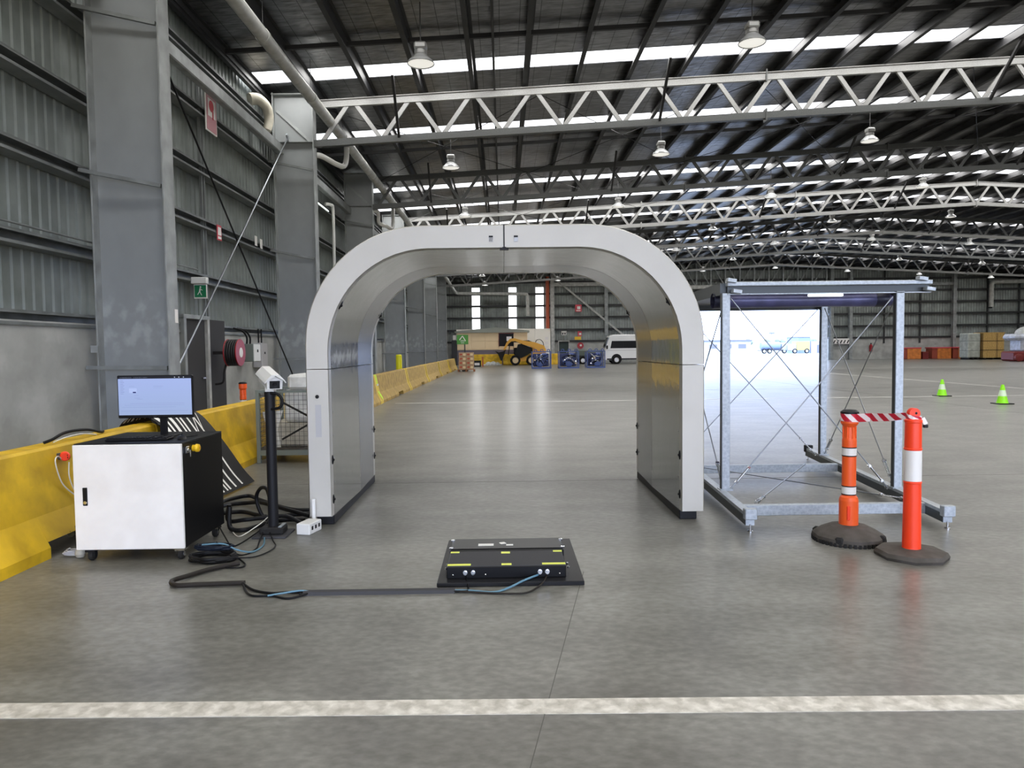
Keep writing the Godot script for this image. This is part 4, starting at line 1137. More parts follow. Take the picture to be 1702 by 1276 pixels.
func build_frame() -> void:
	var t := thing("steel_frame", "galvanised open steel frame with wire cross bracing standing on skids", "frame", Vector3(2.9, 0, -7.6))
	var y0 := 0.17
	# skids
	for q in [[2.0, 2.16], [3.6, 3.94]]:
		var a := Vector3(q[0] - 0.03, 0.1, -5.72)
		var b := Vector3(q[1] + 0.02, 0.1, -9.3)
		var s := put("skid", gw(t).bar(a, b, 0.07, 0.1), "galvanised", t)
		put("skid_side", gw(t).bar(a + Vector3(-0.037, -0.012, 0), b + Vector3(-0.037, -0.012, 0), 0.004, 0.07), "frame_dark", s)
		for e in [a, b]:
			put("end_block", gw(t).box(e + Vector3(0, 0.045, 0), Vector3(0.1, 0.09, 0.06), Basis(), 0.006), "galvanised" if e == a else "black_metal", s)
			put("levelling_foot", gw(t).lathe([Vector2(0.022, 0), Vector2(0.022, 0.008), Vector2(0.008, 0.012), Vector2(0.008, 0.06), Vector2(0, 0.06)], 10, Vector3(e.x, 0, e.z)), "chrome", s)
	var feet := [Vector3(2.07, 0.14, -6.7), Vector3(3.68, 0.14, -6.68), Vector3(2.15, 0.14, -8.85), Vector3(3.9, 0.14, -8.75)]
	for f in feet:
		var g := gw(t)
		g.box(f + Vector3(0, 0.92, 0), Vector3(0.075, 1.84, 0.05), Basis(), 0.004)
		var p := put("post", g, "galvanised", t)
		put("post_web", gw(t).box(f + Vector3(-0.04, 0.92, 0), Vector3(0.006, 1.84, 0.05)), "frame_dark", p)
		put("foot_plate", gw(t).box(f + Vector3(0, 0.01, 0), Vector3(0.12, 0.014, 0.1)), "galvanised", p)
	for z in [-6.05, -8.1]:
		put("cross_member", gw(t).box(Vector3(2.8 + (0.1 if z < -7 else 0.0), 0.1, z), Vector3(1.6 if z > -7 else 1.75, 0.09, 0.06), Basis(), 0.004), "galvanised", t)
	# top
	var fb := put("top_beam", gw(t).box(Vector3(3.02, 2.06, -6.68), Vector3(1.9, 0.04, 0.08), Basis(), 0.006), "galvanised", t)
	put("beam_web", gw(t).box(Vector3(3.02, 2.005, -6.695), Vector3(1.88, 0.07, 0.03)), "frame_dark", fb)
	put("beam_lip", gw(t).box(Vector3(3.02, 1.968, -6.685), Vector3(1.88, 0.008, 0.06)), "galvanised", fb)
	put("top_beam", gw(t).box(Vector3(3.03, 1.955, -8.85), Vector3(1.95, 0.07, 0.07), Basis(), 0.006), "frame_dark", t)
	for q in [[2.06, 2.13], [3.74, 3.93]]:
		put("top_beam", gw(t).bar(Vector3(q[0], 2.02, -6.72), Vector3(q[1], 2.02, -9.1), 0.07, 0.11), "frame_dark", t)
	for q in [[2.1, 2.09], [2.15, 1.99], [3.86, 2.09], [3.93, 1.995]]:
		put("corner_plate", gw(t).box(Vector3(q[0], q[1], -6.63), Vector3(0.085, 0.035, 0.07), Basis(Vector3.BACK, -0.15), 0.004), "galvanised", t)
	put("roof_tray", gw(t).box(Vector3(2.98, 1.99, -7.85), Vector3(1.78, 0.012, 1.9)), "indigo_dark", t)
	put("wrapped_roll", gw(t).lathe([Vector2(0, -0.88), Vector2(0.065, -0.88), Vector2(0.07, -0.85), Vector2(0.066, 0.2), Vector2(0.072, 0.6), Vector2(0.066, 0.86), Vector2(0, 0.88)], 16, Vector3(2.95, 1.925, -6.95), Basis(Vector3.BACK, -PI / 2)), "indigo_wrap", t)
	for x in [2.06, 3.62]:
		put("roll_band", gw(t).lathe([Vector2(0.074, -0.06), Vector2(0.074, 0.06)], 16, Vector3(x + 0.02, 1.925, -6.95), Basis(Vector3.BACK, -PI / 2)), "indigo_dark", t)
	put("tube_lamp", gw(t).box(Vector3(2.98, 1.95, -6.655), Vector3(0.32, 0.024, 0.03), Basis(), 0.004), "tube_glow", t)
	# wire bracing with turnbuckles: front, back, right, left, floor
	var top := 1.93
	var rods := [[feet[0] + Vector3(0.04, 0.0, 0), Vector3(3.62, top, -6.68)], [Vector3(2.12, top, -6.7), feet[1] + Vector3(-0.08, 0.0, 0)],
		[feet[2] + Vector3(0.04, 0.0, 0), Vector3(3.84, top, -8.76)], [Vector3(2.2, top, -8.85), feet[3] + Vector3(-0.08, 0, 0)],
		[feet[1] + Vector3(0, 0.03, -0.06), Vector3(3.88, top, -8.68)], [Vector3(3.69, top, -6.76), feet[3] + Vector3(0, 0.03, 0.06)],
		[feet[0] + Vector3(0, 0.03, -0.06), Vector3(2.14, top, -8.8)], [Vector3(2.08, top, -6.76), feet[2] + Vector3(0, 0.03, 0.06)],
		[Vector3(2.15, 0.15, -6.1), Vector3(3.4, 0.15, -8.06)], [Vector3(3.52, 0.15, -6.12), Vector3(2.1, 0.15, -8.06)]]
	for q in rods:
		var a: Vector3 = q[0]
		var b: Vector3 = q[1]
		if a.y > b.y:
			var s := a; a = b; b = s
		var d := (b - a).normalized()
		var r := put("brace_wire", gw(t).tube([a, b], 0.006, 6), "rod_steel", t)
		var side := d.cross(Vector3.UP).normalized()
		var tb := gw(t)
		for s in [-1, 1]:
			tb.tube([a + d * 0.1 + side * 0.012 * s, a + d * 0.28 + side * 0.012 * s], 0.005, 5)
		for e in [0.1, 0.28]:
			tb.box(a + d * e, Vector3(0.034, 0.022, 0.022), Basis(side, d.cross(side), d))
		tb.lathe([Vector2(0.02, -0.008), Vector2(0.02, 0.008)], 8, a + d * 0.02, Basis(Vector3.RIGHT, PI / 2))
		put("turnbuckle", tb, "chrome", r)

func build_bollards() -> void:
	var t := thing("belt_bollard", "slim orange bollard with a black cap and two white bands, domed rubber foot", "bollard", Vector3(2.625, 0, -5.43))
	var dome := G.new()
	var n := 8
	dome.lathe([Vector2(0.255, 0.0), Vector2(0.262, 0.015), Vector2(0.258, 0.05), Vector2(0.235, 0.07), Vector2(0.14, 0.115), Vector2(0.08, 0.125), Vector2(0, 0.125)], 10, Vector3.ZERO, Basis(Vector3.UP, 0.2))
	put("rubber_foot", dome, "rubber_dust", t)
	var teeth := G.new()
	for k in 48:
		var a := TAU * k / 48
		teeth.box(Vector3(cos(a) * 0.256, 0.014, sin(a) * 0.256), Vector3(0.012, 0.028, 0.018), Basis(Vector3.UP, -a))
	put("tread_rim", teeth, "rubber", t)
	for k in 4:
		var a := TAU * k / 4 + 0.7
		put("foot_lug", G.new().box(Vector3(cos(a) * 0.235, 0.04, sin(a) * 0.235), Vector3(0.05, 0.06, 0.06), Basis(Vector3.UP, -a), 0.014), "rubber", t)
	put("body", G.new().lathe([Vector2(0.069, 0.11), Vector2(0.069, 0.31), Vector2(0.062, 0.335), Vector2(0.051, 0.345), Vector2(0.05, 0.7), Vector2(0.052, 0.72), Vector2(0.052, 0.77), Vector2(0.047, 0.79), Vector2(0.044, 0.87), Vector2(0.054, 0.885), Vector2(0.064, 0.9), Vector2(0.064, 0.975)], 24), "bollard_orange", t)
	put("grip_recess", G.new().box(Vector3(-0.03, 0.22, 0.062), Vector3(0.024, 0.11, 0.012), Basis(Vector3.UP, -0.45), 0.005), "bollard_red", t)
	for k in 8:
		var a := TAU * k / 8
		put("neck_rib", G.new().box(Vector3(cos(a) * 0.046, 0.83, sin(a) * 0.046), Vector3(0.012, 0.09, 0.006), Basis(Vector3.UP, -a), 0.002), "bollard_orange", t)
	for y in [0.36, 0.655]:
		put("white_band", G.new().lathe([Vector2(0.0515, y), Vector2(0.0515, y + 0.055)], 24), "reflective_white", t)
		for e in [-0.008, 0.055]:
			put("black_ring", G.new().lathe([Vector2(0.0525, y + e), Vector2(0.0525, y + e + 0.008)], 24), "black_plastic", t)
	put("cap", G.new().lathe([Vector2(0.066, 0.972), Vector2(0.066, 0.985), Vector2(0.045, 1.0), Vector2(0, 1.004)], 24), "black_plastic", t)
	var r := thing("post_bollard", "thick red orange post with one broad white band on an octagonal rubber foot", "bollard", Vector3(2.858, 0, -4.985))
	put("rubber_foot", G.new().lathe([Vector2(0.235, 0), Vector2(0.24, 0.02), Vector2(0.225, 0.045), Vector2(0.08, 0.062), Vector2(0, 0.062)], 8, Vector3.ZERO, Basis(Vector3.UP, 0.39)), "rubber_dust", r)
	put("body", G.new().lathe([Vector2(0.062, 0.05), Vector2(0.06, 0.07), Vector2(0.056, 0.52), Vector2(0.059, 0.523), Vector2(0.059, 0.532), Vector2(0.055, 0.536), Vector2(0.055, 0.755), Vector2(0.059, 0.758), Vector2(0.059, 0.767), Vector2(0.055, 0.77), Vector2(0.053, 0.945), Vector2(0.057, 0.95), Vector2(0.057, 0.965), Vector2(0.04, 0.975), Vector2(0, 0.975)], 28), "bollard_red", r)
	put("white_band", G.new().lathe([Vector2(0.0575, 0.538), Vector2(0.0565, 0.753)], 28), "reflective_white", r)
	var kn := PackedVector2Array()
	for p in arc(Vector2(0, 1.01), 0.038, -0.5, PI + 0.5, 14): kn.append(p)
	put("top_loop", G.new().prism(kn, -0.02, 0.02), "bollard_red", r)
	put("loop_hole", G.new().lathe([Vector2(0.009, -0.021), Vector2(0.009, 0.021)], 10, Vector3(0.008, 1.012, 0), Basis(Vector3.RIGHT, PI / 2)).lathe([Vector2(0.009, 0.021), Vector2(0, 0.0212)], 10, Vector3(0.008, 1.012, 0), Basis(Vector3.RIGHT, PI / 2)), "black_plastic", r)
	# the striped tape
	var im := Image.create(256, 32, false, Image.FORMAT_RGB8)
	for x in 256:
		for y in 32:
			im.set_pixel(x, y, c8(196, 22, 48) if posmod(x - y * 1.3, 64.0) < 33.0 else c8(240, 226, 224))
	var m := mat("tape_print", Color.WHITE, 0.4)
	m.albedo_texture = ImageTexture.create_from_image(im)
	m.cull_mode = BaseMaterial3D.CULL_DISABLED
	var w := thing("barrier_tape", "red and white striped tape stretched between the two orange bollards", "tape", Vector3(2.75, 0.9, -5.25))
	var path: Array = []
	for k in 9:
		var a := lerpf(3.6, 1.2, k / 8.0)
		path.append(Vector3(2.625 + cos(a) * 0.0655, 0.95 - 0.001 * k, -5.43 + sin(a) * 0.0655))
	path.append_array([Vector3(2.72, 0.952, -5.31), Vector3(2.775, 0.97, -5.12), Vector3(2.815, 0.99, -5.01)])
	for k in 5:
		var a := lerpf(2.6, 0.2, k / 4.0)
		path.append(Vector3(2.858 + cos(a) * 0.055, 0.985 - 0.002 * k, -4.985 + sin(a) * 0.045))
	var tg := gw(w)
	var run := 0.0
	for k in path.size() - 1:
		var l: float = path[k].distance_to(path[k + 1])
		var hh := 0.031 if k < 10 else 0.031 - 0.004 * (k - 9)
		hh = maxf(hh, 0.013)
		var h2 := maxf(0.031 if k + 1 < 10 else 0.031 - 0.004 * (k - 8), 0.013)
		for s in [0.0, 0.0012]:
			var off := Vector3(0, 0, -s)
			tg.face([path[k] - Vector3.UP * hh + off, path[k + 1] - Vector3.UP * h2 + off, path[k + 1] + Vector3.UP * h2 + off, path[k] + Vector3.UP * hh + off], Vector3.ZERO, [Vector2(run / 0.42, 1), Vector2((run + l) / 0.42, 1), Vector2((run + l) / 0.42, 0), Vector2(run / 0.42, 0)])
		run += l
	put("ribbon", tg, "tape_print", w)
	put("loose_end", gw(w).box(Vector3(2.928, 0.955, -4.975), Vector3(0.03, 0.05, 0.006), Basis(Vector3.BACK, 0.5)), "reflective_white", w)
	put("end_clip", gw(w).box(Vector3(2.938, 0.92, -4.975), Vector3(0.03, 0.022, 0.02), Basis(), 0.003), "black_plastic", w)
	# lime cones out on the floor
	for k in 2:
		var c := thing("traffic_cone", ["lime green traffic cone with a pale sleeve, the farther of the two", "lime green traffic cone with a pale sleeve, nearer the right edge"][k], "cone", [Vector3(12.32, 0, -20.1), Vector3(12.08, 0, -17.3)][k], 0, "lime traffic cones on the right")
		put("base", G.new().box(Vector3(0, 0.012, 0), Vector3(0.36, 0.024, 0.36), Basis(), 0.008), "black_plastic", c)
		put("body", G.new().lathe([Vector2(0.135, 0.022), Vector2(0.125, 0.03), Vector2(0.032, 0.46), Vector2(0.02, 0.47), Vector2(0, 0.47)], 20), "cone_lime", c)
		put("sleeve", G.new().lathe([Vector2(0.091, 0.19), Vector2(0.06, 0.335)], 20), "cone_sleeve", c)

# ---------------------------------------------------------------- on the walls and under the roof
func build_services() -> void:
	var t := thing("drain_pipe", "long fat grey pipe hung under the roof along the left wall", "pipe", Vector3(-4.2, 0, -28))
	put("main_run", gw(t).tube([Vector3(-4.2, 7.05, 8), Vector3(-4.2, 7.08, -12), Vector3(-4.2, 7.14, -20), Vector3(-4.2, 7.2, -33), Vector3(-4.22, 6.98, -48), Vector3(-4.26, 6.62, -65.4)], 0.125, 14), "pipe_grey", t)
	put("tail_run", gw(t).tube([Vector3(-4.26, 6.62, -65.4), Vector3(-4.22, 6.57, -66.0), Vector3(-4.0, 6.52, -66.4), Vector3(2.0, 6.42, -66.5), Vector3(2.24, 6.38, -66.5), Vector3(2.32, 6.2, -66.5), Vector3(2.32, 4.4, -66.5)], 0.15, 12), "pipe_grey", t)
	for z in [-13.2, -16.4, -19.6, -24.0, -29.0]:
		put("coupling", gw(t).tube([Vector3(-4.2, 7.085 - (z + 12.0) * 0.0058, z - 0.06), Vector3(-4.2, 7.085 - (z + 12.0) * 0.0058, z + 0.06)], 0.135, 14), "pipe_grey", t)
		put("hanger", gw(t).tube([Vector3(-4.2, 7.2, z), Vector3(-4.2, y_roof(-4.2), z)], 0.006, 5), "wire", t)
	var b := thing("branch_pipe", "white branch pipe bending from the second column into the fat grey pipe", "pipe", Vector3(-4.5, 6.3, -19))
	put("tube", gw(b).tube(curve([Vector3(-4.95, 6.4, -18.55), Vector3(-4.6, 6.42, -18.6), Vector3(-4.48, 6.44, -19.1), Vector3(-4.36, 6.42, -19.5), Vector3(-4.24, 6.46, -19.85), Vector3(-4.2, 6.7, -20.0), Vector3(-4.2, 7.0, -20.05)], 5), 0.07, 10), "pipe_white", b)
	b = thing("branch_pipe", "white branch pipe with a swan neck beside the third column", "pipe", Vector3(-4.5, 6, -27))
	put("tube", gw(b).tube(curve([Vector3(-4.9, 6.5, -26.5), Vector3(-4.56, 6.55, -26.7), Vector3(-4.5, 6.4, -26.8), Vector3(-4.5, 6.15, -26.9), Vector3(-4.3, 6.1, -27.4), Vector3(-4.16, 6.15, -27.9), Vector3(-4.2, 7.05, -28.4)], 5), 0.07, 10), "pipe_white", b)
	b = thing("down_pipe", "thin white pipe running down the left wall behind the second column", "pipe", Vector3(-5.4, 4, -23.5))
	put("tube", gw(b).tube(curve([Vector3(-5.55, 6.1, -23.1), Vector3(-5.42, 6.1, -23.3), Vector3(-5.4, 5.9, -23.5), Vector3(-5.4, 4.0, -23.5), Vector3(-5.4, 2.2, -23.5)], 5), 0.05, 8), "pipe_white", b)
	b = thing("insulation_roll", "bulging cream insulation wrap hanging over the top girt beside the second column", "insulation", Vector3(-5.6, 6.6, -17.5))
	put("wrap", gw(b).tube(curve([Vector3(-5.8, 7.32, -17.1), Vector3(-5.64, 7.36, -17.25), Vector3(-5.52, 7.24, -17.45), Vector3(-5.5, 7.0, -17.55), Vector3(-5.54, 6.72, -17.5)], 6), 0.14, 10, false, 0.1), "foam_cream", b)
	b = thing("tube_light", "thin lit fluorescent tube on the left wall behind the second column", "lamp", Vector3(-5.5, 5.9, -22.5))
	put("batten", gw(b).box(Vector3(-5.53, 5.93, -22.5), Vector3(0.06, 0.05, 1.5), Basis(), 0.008), "pipe_white", b)
	put("light_tube", gw(b).tube([Vector3(-5.48, 5.89, -21.8), Vector3(-5.48, 5.89, -23.2)], 0.018, 8), "tube_glow", b)
	area(Transform3D(Basis(Vector3(0, 0, -1), Vector3(0, 1, 0), Vector3(1, 0, 0)) * Basis(Vector3.UP, PI), Vector3(-5.45, 5.89, -22.5)), 1.4, 0.04, 6.0, c8(236, 255, 246))
	# wire rods that brace the first full bay of the wall
	var r := thing("wall_bracing_rod", "dark bracing rod falling from the first column's top to the second column's foot", "rod", Vector3(-5.25, 0, -14))
	put("rod", gw(r).tube([Vector3(-5.25, 7.0, -10.35), Vector3(-5.25, 0.9, -18.05)], 0.018, 6), "black_metal", r)
	r = thing("wall_bracing_rod", "grey bracing rod rising from the first column's foot to the second column's head", "rod", Vector3(-5.2, 0, -14))
	put("rod", gw(r).tube([Vector3(-5.21, 0.3, -10.5), Vector3(-5.21, 6.75, -18.1)], 0.018, 6), "rod_steel", r)
	put("clevis", gw(r).box(Vector3(-5.21, 6.7, -18.02), Vector3(0.04, 0.2, 0.08), Basis(Vector3.RIGHT, 0.86), 0.008), "galvanised", r)
	# signs and fittings on the left wall
	var e := thing("exit_sign", "green exit sign with a white running figure under a white lamp box, left wall", "sign", Vector3(-5.6, 2.6, -13.4))
	put("lamp_box", gw(e).box(Vector3(-5.55, 2.8, -13.4), Vector3(0.28, 0.12, 0.12), Basis(), 0.01), "pipe_white", e)
	put("blade", gw(e).box(Vector3(-5.54, 2.6, -13.4), Vector3(0.24, 0.26, 0.02), Basis(), 0.004), "sign_white", e)
	put("green_face", gw(e).box(Vector3(-5.54, 2.605, -13.388), Vector3(0.21, 0.22, 0.004)), "sign_green", e)
	var f := gw(e)
	f.lathe([Vector2(0.0, -0.001), Vector2(0.016, 0.0), Vector2(0, 0.003)], 8, Vector3(-5.535, 2.68, -13.385), Basis(Vector3.RIGHT, PI / 2))
	f.bar(Vector3(-5.54, 2.66, -13.385), Vector3(-5.55, 2.6, -13.385), 0.026, 0.004, Vector3.BACK)
	f.bar(Vector3(-5.55, 2.6, -13.385), Vector3(-5.515, 2.53, -13.385), 0.014, 0.004, Vector3.BACK)
	f.bar(Vector3(-5.555, 2.6, -13.385), Vector3(-5.59, 2.54, -13.385), 0.014, 0.004, Vector3.BACK)
	f.bar(Vector3(-5.54, 2.65, -13.385), Vector3(-5.5, 2.62, -13.385), 0.012, 0.004, Vector3.BACK)
	put("running_figure", f, "sign_white", e)
	var s := thing("wall_sign", "tall pink and white fire equipment sign high on the left wall", "sign", Vector3(-5.64, 6.1, -14.4))
	put("board", gw(s).box(Vector3(-5.64, 6.12, -14.4), Vector3(0.02, 0.74, 0.52)), "sign_white", s)
	put("red_panel", gw(s).box(Vector3(-5.627, 6.12, -14.4), Vector3(0.006, 0.68, 0.46)), "sign_pink", s)
	var w := gw(s)
	w.box(Vector3(-5.623, 6.22, -14.4), Vector3(0.004, 0.34, 0.36))
	put("pictogram_ground", w, "sign_white", s)
	put("pictogram", gw(s).lathe([Vector2(0, 0), Vector2(0.11, 0), Vector2(0.11, 0.006), Vector2(0, 0.006)], 16, Vector3(-5.622, 6.26, -14.38), Basis(Vector3.BACK, -PI / 2)).box(Vector3(-5.62, 6.1, -14.45), Vector3(0.006, 0.16, 0.05)), "sign_red", s)
	s = thing("wall_sign", "small red and white sign low on the left wall under a girt", "sign", Vector3(-5.66, 3.86, -14.68))
	put("board", gw(s).box(Vector3(-5.66, 3.87, -14.68), Vector3(0.012, 0.3, 0.22)), "sign_red", s)
	put("white_panel", gw(s).box(Vector3(-5.652, 3.9, -14.68), Vector3(0.006, 0.16, 0.16)), "sign_white", s)
	put("white_strip", gw(s).box(Vector3(-5.652, 3.77, -14.68), Vector3(0.006, 0.05, 0.16)), "sign_white", s)
	for k in 2:
		solo("wall_tag", G.new().box(Vector3.ZERO, Vector3(0.012, 0.22, 0.14)), "sign_white", ["blank white tag on the left wall, left of a pair", "blank white tag on the left wall, right of a pair"][k], "tag", Vector3(-5.66, 4.03 - k * 0.02, -16.85 - k * 0.36))
	solo("wall_tag", G.new().box(Vector3.ZERO, Vector3(0.006, 0.19, 0.09)), "sign_white", "white tag stuck on the front column's edge below the exit sign", "tag", Vector3(-4.583, 2.0, -10.24))
	var h := thing("hose_reel", "red fire hose reel with black hose wound on it, on the left concrete wall", "hose reel", Vector3(-5.3, 1.46, -14.2))
	var hb := Basis(Vector3.BACK, -PI / 2)
	var hc := Vector3(-5.2, 1.47, -14.2)
	for q in [-0.17, 0.06]:
		put("disc", gw(h).lathe([Vector2(0, -0.012), Vector2(0.26, -0.012), Vector2(0.268, 0.0), Vector2(0.26, 0.012), Vector2(0.1, 0.018), Vector2(0, 0.018)], 28, hc + Vector3(q, 0, 0), hb), "hose_red", h)
	for k in 5:
		var hp: Array = []
		for a in 24: hp.append(hc + Vector3(-0.155 + k * 0.043, cos(TAU * a / 24) * 0.238, sin(TAU * a / 24) * 0.238))
		put("hose_turn", gw(h).tube(hp, 0.026, 6, true), "hose_black", h)
	put("hub_label", gw(h).lathe([Vector2(0.1, 0), Vector2(0.09, 0.004), Vector2(0, 0.005)], 16, hc + Vector3(0.079, 0, 0), hb), "sign_white", h)
	put("bracket", gw(h).bar(hc + Vector3(-0.19, 0, 0), Vector3(-5.69, 1.47, -14.2), 0.06, 0.06), "hose_black", h)
	put("feed_pipe", gw(h).tube(curve([Vector3(-5.4, 1.3, -14.2), Vector3(-5.42, 1.1, -14.1), Vector3(-5.45, 0.9, -14.1), Vector3(-5.6, 0.86, -14.1)], 5), 0.022, 8), "hose_black", h)
	var box1 := thing("switch_box", "grey wall switch box with a white lid at the right of the hose reel", "switch box", Vector3(-5.42, 1.46, -15.7))
	put("case", gw(box1).box(Vector3(-5.52, 1.46, -15.7), Vector3(0.38, 0.38, 0.42), Basis(), 0.01), "stillage_green", box1)
	put("lid", gw(box1).box(Vector3(-5.322, 1.46, -15.7), Vector3(0.02, 0.37, 0.4), Basis(), 0.006), "pipe_white", box1)
	put("switch_knob", gw(box1).box(Vector3(-5.305, 1.5, -15.7), Vector3(0.02, 0.06, 0.03)), "black_plastic", box1)
	for z in [-15.6, -15.8]:
		put("conduit", gw(box1).tube(curve([Vector3(-5.5, 1.64, z), Vector3(-5.5, 1.8, z), Vector3(-5.56, 1.93, z + 0.1), Vector3(-5.66, 1.98, z + 0.3)], 5), 0.02, 6), "black_plastic", box1)
	box1 = thing("switch_box", "tall pale grey wall switch box, right of the one with the white lid", "switch box", Vector3(-5.55, 1.4, -16.75))
	put("case", gw(box1).box(Vector3(-5.6, 1.4, -16.75), Vector3(0.2, 0.56, 0.42), Basis(), 0.01), "grey_plastic", box1)
	put("switch_knob", gw(box1).box(Vector3(-5.495, 1.45, -16.75), Vector3(0.02, 0.05, 0.03)), "black_plastic", box1)
	for z in [-16.65, -16.85]:
		put("conduit", gw(box1).tube([Vector3(-5.6, 1.66, z), Vector3(-5.6, 2.0, z)], 0.018, 6), "black_plastic", box1)
	var d := struct("door_2", "grey personnel door in the left wall behind the first column")
	put("leaf", gw(d).box(Vector3(-5.7, 1.05, -13.4), Vector3(0.05, 2.1, 0.9)), "duct_grey", d)
	for z in [-12.9, -13.92]:
		put("door_frame", gw(d).box(Vector3(-5.68, 1.06, z), Vector3(0.12, 2.12, 0.1), Basis(), 0.008), "pipe_grey" if z < -13 else "steel_paint", d)
	put("door_frame", gw(d).box(Vector3(-5.68, 2.13, -13.41), Vector3(0.12, 0.08, 1.12), Basis(), 0.008), "steel_paint", d)
	put("side_panel", gw(d).box(Vector3(-5.69, 1.06, -14.4), Vector3(0.06, 2.1, 0.8)), "duct_grey", d)
	put("door_handle", gw(d).bar(Vector3(-5.65, 1.0, -13.75), Vector3(-5.65, 1.0, -13.62), 0.03, 0.03), "chrome", d)
	# markers behind and on the barriers
	var bb := get_node("belt_bollard").duplicate()
	bb.name = numbered("belt_bollard"); add_child(bb)
	bb.position = Vector3(-4.21, 0, -11.7); bb.rotation.y = 0.8
	tag(bb, "orange bollard standing behind the yellow barrier, only its head showing beside the cage", "bollard")
	solo("yellow_post", G.new().lathe([Vector2(0.12, 0), Vector2(0.12, 1.24), Vector2(0.1, 1.28), Vector2(0, 1.29)], 16), "post_yellow", "bright yellow round post behind the pale barriers, seen through the arch", "post", Vector3(-4.12, 0, -28.6))
	var v := thing("safety_vest", "lime safety vest hanging over the joint of two pale barriers, seen through the arch", "vest", Vector3(-3.5, 0.5, -20.0))
	var vg := gw(v)
	var pts := [Vector2(-3.78, 0.6), Vector2(-3.75, 0.795), Vector2(-3.55, 0.795), Vector2(-3.515, 0.62), Vector2(-3.48, 0.36), Vector2(-3.42, 0.26), Vector2(-3.34, 0.13)]
	for k in pts.size() - 1:
		vg.face(vg.fixed([Vector3(pts[k].x, pts[k].y, -19.88), Vector3(pts[k].x, pts[k].y, -20.14), Vector3(pts[k + 1].x, pts[k + 1].y, -20.16 + 0.02 * k), Vector3(pts[k + 1].x, pts[k + 1].y, -19.86 - 0.02 * k)], Vector3(1, 0.5, 0)))
	put("cloth", vg, "vest_lime", v)
	put("reflective_band", gw(v).bar(Vector3(-3.485, 0.52, -19.9), Vector3(-3.485, 0.52, -20.14), 0.01, 0.05), "reflective_white", v)
	var can := thing("red_can", "small red can on the barrier top just right of the arch's left leg", "can", Vector3(-3.66, 0.78, -18.8))
	put("body", G.new().lathe([Vector2(0.0, 0), Vector2(0.09, 0), Vector2(0.09, 0.2), Vector2(0.05, 0.24)], 14), "hose_red", can)
	put("lid", G.new().lathe([Vector2(0.05, 0.24), Vector2(0.05, 0.27), Vector2(0, 0.27)], 12), "sign_white", can)

func build_lamps() -> void:
	var proto: Node3D
	for k in 7:
		var z: float = [-14.1, -22.1, -30.2, -38.5, -46.7, -55.0, -63.3][k]
		for s in 8:
			var x := -1.5 + 6.35 * s
			if x > -z * 0.72 + 1.5:
				continue
			var o: Node3D
			var label := "white bell shaped lamp in the %s row from the camera, %s" % [["first", "second", "third", "fourth", "fifth", "sixth", "last"][k], ["nearest the left wall", "second from the left", "third from the left", "fourth from the left", "fifth from the left", "sixth from the left", "seventh from the left", "eighth from the left"][s]]
			if proto == null:
				o = thing("pendant_lamp", label, "lamp", Vector3.ZERO, 0, "bell lamps hung under the roof")
				proto = o
				put("gear_box", G.new().box(Vector3(0, 0.2, 0), Vector3(0.24, 0.13, 0.24), Basis(), 0.03), "lamp_housing", o)
				put("collar", G.new().lathe([Vector2(0.11, 0.04), Vector2(0.12, 0.06), Vector2(0.12, 0.12), Vector2(0.09, 0.135), Vector2(0, 0.135)], 18), "lamp_housing", o)
				put("reflector", G.new().lathe([Vector2(0.255, -0.13), Vector2(0.265, -0.12), Vector2(0.235, -0.07), Vector2(0.17, -0.01), Vector2(0.12, 0.04), Vector2(0.11, 0.04), Vector2(0.16, -0.015), Vector2(0.225, -0.075), Vector2(0.255, -0.13)], 22), "prismatic", o)
				put("light_lens", G.new().lathe([Vector2(0, -0.112), Vector2(0.245, -0.112), Vector2(0.245, -0.1), Vector2(0, -0.1)], 22), "lens_glow", o)
				var lamp := SpotLight3D.new()
				lamp.name = "lamp_beam"; lamp.position = Vector3(0, -0.14, 0); lamp.rotation.x = -PI / 2
				lamp.spot_angle = 62.0; lamp.spot_range = 40.0; lamp.spot_attenuation = 2.0; lamp.light_energy = 0.8; lamp.light_size = 0.22
				lamp.light_color = c8(255, 250, 240); lamp.shadow_enabled = true
				o.add_child(lamp)
				put("suspension", G.new().tube([Vector3(0, 0.26, 0), Vector3(0, 1.04, 0)], 0.012, 6), "wire", o)
				put("hook", G.new().tube(curve([Vector3(0, 0.26, 0), Vector3(0.03, 0.29, 0), Vector3(0.0, 0.33, 0), Vector3(-0.03, 0.29, 0)], 4, true), 0.007, 5, true), "wire", o)
			else:
				o = proto.duplicate()
				o.name = numbered("pendant_lamp"); add_child(o)
				o.set_meta("label", label)
			o.position = Vector3(x, y_bottom(x) + 0.3, z)

# ---------------------------------------------------------------- at the back of the hall and outside it
func wheel(t: Node3D, at: Vector3, r: float, w: float, rim: String) -> void:
	# a wheel whose axle runs along z
	var b := Basis(Vector3.RIGHT, PI / 2)
	var o := put("wheel", gw(t).lathe([Vector2(r * 0.6, -w / 2), Vector2(r * 0.94, -w / 2), Vector2(r, -w * 0.32), Vector2(r, w * 0.32), Vector2(r * 0.94, w / 2), Vector2(r * 0.6, w / 2), Vector2(r * 0.58, w * 0.3), Vector2(0, w * 0.3)], 20, at, b), "tyre", t)
	put("rim", gw(t).lathe([Vector2(r * 0.6, w * 0.4), Vector2(r * 0.52, w * 0.46), Vector2(r * 0.45, w * 0.36), Vector2(r * 0.16, w * 0.36), Vector2(r * 0.14, w * 0.48), Vector2(0, w * 0.48)], 16, at, b), rim, o)

